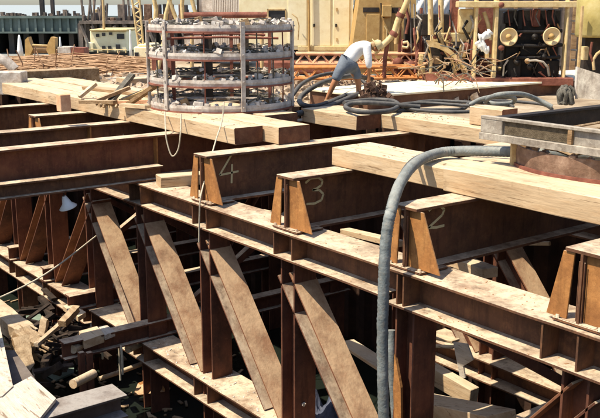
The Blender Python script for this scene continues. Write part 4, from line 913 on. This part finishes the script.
# tarp at bottom centre
k = MB(); n = 18; m_ = 8; vs = []
for i in range(n+1):
    for j in range(m_+1):
        p = at(286+56*i/n, 396+38*j/m_, -3.0); vs.append(p+Vector((0, 0, rng.uniform(-.05, .06)+.12*math.sin(i*.9+j*.7)-.25*(j/m_))))
k.add(vs, [(i*(m_+1)+j, i*(m_+1)+j+1, (i+1)*(m_+1)+j+1, (i+1)*(m_+1)+j) for i in range(n) for j in range(m_)], True)
k.add([v-Vector((0, 0, .03)) for v in vs], [(i*(m_+1)+j, (i+1)*(m_+1)+j, (i+1)*(m_+1)+j+1, i*(m_+1)+j+1) for i in range(n) for j in range(m_)], True)
solo('crumpled_tarp', k, 'tarp', 'crumpled dark blue tarpaulin at the bottom centre of the pit', 'tarpaulin')
log('small rusty stick lying on the blue tarpaulin', at(296, 403, -2.75), at(313, 396, -2.75), .05, 'gusset', 'stick', 'sticks on the tarpaulin')
log('small pale stick crossing the rusty one on the tarpaulin', at(299, 396, -2.7), at(304, 405, -2.7), .03, 'plank', 'stick', 'sticks on the tarpaulin')

# ------------------------------------------------------------------ worker
def skin(name, joints, edges, m, parent, root, sub=2):
    me = bpy.data.meshes.new(name); keys = list(joints); ix = {k_: i for i, k_ in enumerate(keys)}
    me.from_pydata([joints[k_][0] for k_ in keys], [(ix[a_], ix[b_]) for a_, b_ in edges], [])
    o = bpy.data.objects.new(name, me); COL.objects.link(o); o.parent = parent
    bm = bmesh.new(); bm.from_mesh(me); ly = bm.verts.layers.skin.verify(); bm.verts.ensure_lookup_table()
    for k_, i in ix.items():
        r = joints[k_][1]; bm.verts[i][ly].radius = r if isinstance(r, tuple) else (r, r); bm.verts[i][ly].use_root = (k_ == root)
    bm.to_mesh(me); bm.free()
    o.modifiers.new('s', 'SKIN').use_smooth_shade = True
    sm = o.modifiers.new('sub', 'SUBSURF'); sm.levels = sub; sm.render_levels = sub
    me.materials.append(M[m]); return o
wb = at(348, 101, .98)
W = thing('person', 'worker in a white shirt and grey-blue shorts bending over beside the black hoses', 'person', (wb.x, wb.y, .93), RZ)
W.scale = (1.14, 1.14, 1.14)
J = {'pel': ((0, 0, .80), (.15, .13)), 'sp1': ((.07, .02, .96), (.15, .13)), 'sp2': ((.18, .03, 1.10), (.15, .14)), 'chest': ((.31, .03, 1.18), (.155, .145)), 'neck': ((.43, .02, 1.17), .065), 'head0': ((.50, .01, 1.18), .085), 'head1': ((.57, 0, 1.13), .095), 'chin': ((.58, -.02, 1.05), .045),
 'hl': ((-.12, -.10, .74), .11), 'kl': ((-.30, -.15, .42), .068), 'cl': ((-.37, -.15, .26), .056), 'al': ((-.46, -.15, .07), .038), 'tl': ((-.36, -.18, .02), .035), 'tl2': ((-.29, -.20, .015), .028),
 'hr': ((.09, .11, .74), .11), 'kr': ((.22, .15, .42), .068), 'cr': ((.23, .15, .26), .056), 'ar': ((.21, .15, .07), .038), 'tr': ((.32, .13, .02), .035), 'tr2': ((.39, .12, .015), .028),
 'sl': ((.35, -.19, 1.13), .066), 'el': ((.40, -.24, .83), .046), 'wl': ((.42, -.17, .54), .028), 'pl': ((.41, -.15, .47), (.04, .022)),
 'sr': ((.37, .22, 1.13), .066), 'er': ((.44, .25, .83), .046), 'wr': ((.43, .16, .55), .028), 'pr': ((.42, .14, .48), (.04, .022))}
E_ = [('pel','sp1'),('sp1','sp2'),('sp2','chest'),('chest','neck'),('neck','head0'),('head0','head1'),('head1','chin'),('pel','hl'),('hl','kl'),('kl','cl'),('cl','al'),('al','tl'),('tl','tl2'),('pel','hr'),('hr','kr'),('kr','cr'),('cr','ar'),('ar','tr'),('tr','tr2'),
      ('chest','sl'),('sl','el'),('el','wl'),('wl','pl'),('chest','sr'),('sr','er'),('er','wr'),('wr','pr')]
for s_, y in (('l', -.15), ('r', .14)):
    for i in range(4):
        x = .41+(i-1.5)*.021; L = (.06, .07, .066, .05)[i]
        J['f%s%d' % (s_, i)] = ((x, y, .43), .0095); J['g%s%d' % (s_, i)] = ((x+.012, y+.015, .43-L*.6), .0085); J['h%s%d' % (s_, i)] = ((x+.006, y+.035, .43-L), .007)
        E_ += [('p'+s_, 'f%s%d' % (s_, i)), ('f%s%d' % (s_, i), 'g%s%d' % (s_, i)), ('g%s%d' % (s_, i), 'h%s%d' % (s_, i))]
    J['th'+s_] = ((.455, y+.01, .465), .011); J['ti'+s_] = ((.47, y+.03, .43), .009); E_ += [('p'+s_, 'th'+s_), ('th'+s_, 'ti'+s_)]
body = skin('body', J, E_, 'skin', W, 'pel')
S1 = {'w': ((-.04, .0, .82), (.205, .175)), 'a': ((.07, .02, .98), (.205, .17)), 'b': ((.18, .03, 1.12), (.205, .17)), 'c': ((.32, .03, 1.19), (.20, .175)), 'd': ((.41, .02, 1.19), .11),
      'sl': ((.36, -.20, 1.13), .10), 'ul': ((.385, -.225, .97), .085), 'el': ((.40, -.24, .83), .075), 'fl': ((.415, -.21, .72), .062), 'sr': ((.38, .23, 1.13), .10), 'er': ((.43, .25, .86), .078)}
skin('shirt', S1, [('w','a'),('a','b'),('b','c'),('c','d'),('c','sl'),('sl','ul'),('ul','el'),('el','fl'),('c','sr'),('sr','er')], 'shirt', W, 'w')
S2 = {'p': ((-.03, 0, .83), (.19, .175)), 'q': ((.015, .01, .91), (.23, .20)), 'l': ((-.17, -.12, .70), .12), 'l2': ((-.285, -.15, .46), .10), 'r': ((.13, .13, .70), .12), 'r2': ((.22, .155, .46), .10)}
skin('shorts', S2, [('p','q'),('p','l'),('l','l2'),('p','r'),('r','r2')], 'shorts', W, 'p')
k = MB(); k.lathe([(.0, .13), (.06, .12), (.10, .07), (.112, 0), (.16, -.01), (.165, -.02), (.105, -.015)], 20, T=Matrix.Translation((.57, -.0, 1.18)) @ Matrix.Rotation(1.1, 4, 'Y')); part('hat', k, 'hat', W)
k = MB(); k.box(.60, .665, -.012, .012, 1.075, 1.11); part('nose', k, 'skin', W, .008)
for y in (-.098, .098):
    k = MB(); k.box(.51, .55, y-.01, y+.01, 1.10, 1.15); part('ear', k, 'skin', W, .006)
k = MB(); k.lathe([(0, .09), (.07, .07), (.105, 0), (.09, -.07), (.03, -.09)], 16, T=Matrix.Translation((.52, .01, 1.18))); part('hair', k, 'oldwood', W)
for s_, (x, y) in (('l', (-.41, -.165)), ('r', (.27, .14))):
    k = MB(); k.box(x-.09, x+.16, y-.045, y+.045, -.02, .03); k.box(x-.09, x+.03, y-.042, y+.042, .03, .09); part('boot', k, 'oldwood', W, .015)
# pile the worker is bending over
a = BG('stone_heap', 'dark heap the worker is working on', 'heap', 372, 100, 19.8)
for i in range(120):
    c = a.q(374+rng.gauss(0, 5.5), 99-abs(rng.gauss(0, 7)), rng.uniform(-.3, .3)); c.z = min(max(c.z, 0), .5); k = MB(); s_ = rng.uniform(.03, .09)
    T = Matrix.Translation(c) @ Euler((rng.uniform(0, 6), rng.uniform(0, 6), 0)).to_matrix().to_4x4(); k.box(-s_, s_, -s_*.7, s_*.7, -s_*.5, s_*.5, T)
    if i == 0: heap = k
    else: heap.add(k.v, k.f)
part('lumps', heap, 'earth', a.o)['kind'] = 'stuff'

# ------------------------------------------------------------------ light, sky, camera
w = bpy.data.worlds.new('World'); S.world = w; w.use_nodes = True
N = w.node_tree.nodes; L = w.node_tree.links; bgn = N['Background']
sky = N.new('ShaderNodeTexSky'); sky.sky_type = 'NISHITA'; sky.sun_disc = False
SD = Vector((-.247*.5, -.968*.5, .866)).normalized()
sky.sun_elevation = math.asin(SD.z); sky.sun_rotation = math.atan2(SD.x, SD.y); sky.dust_density = 1.2; sky.air_density = 1.0
L.new(sky.outputs[0], bgn.inputs[0]); bgn.inputs[1].default_value = .10
sl = bpy.data.lights.new('sun', 'SUN'); sl.energy = 4.0; sl.angle = math.radians(.5); sl.color = (1, .89, .71)
so = bpy.data.objects.new('sun', sl); COL.objects.link(so); so.rotation_euler = SD.to_track_quat('Z', 'Y').to_euler(); so.location = (0, 0, 30)
cd = bpy.data.cameras.new('camera'); co = bpy.data.objects.new('camera', cd); COL.objects.link(co); S.camera = co
cd.sensor_width = 36; cd.lens = 36*FP/600; cd.clip_end = 60000; cd.clip_start = .1
co.location = (0, 0, H); co.rotation_euler = (math.radians(90)-TH, 0, RZ)
S.view_settings.view_transform = 'Standard'; S.view_settings.look = 'None'; S.view_settings.gamma = 1; S.view_settings.exposure = 1.0; S.view_settings.use_curve_mapping = False
S.cycles.max_bounces = 6
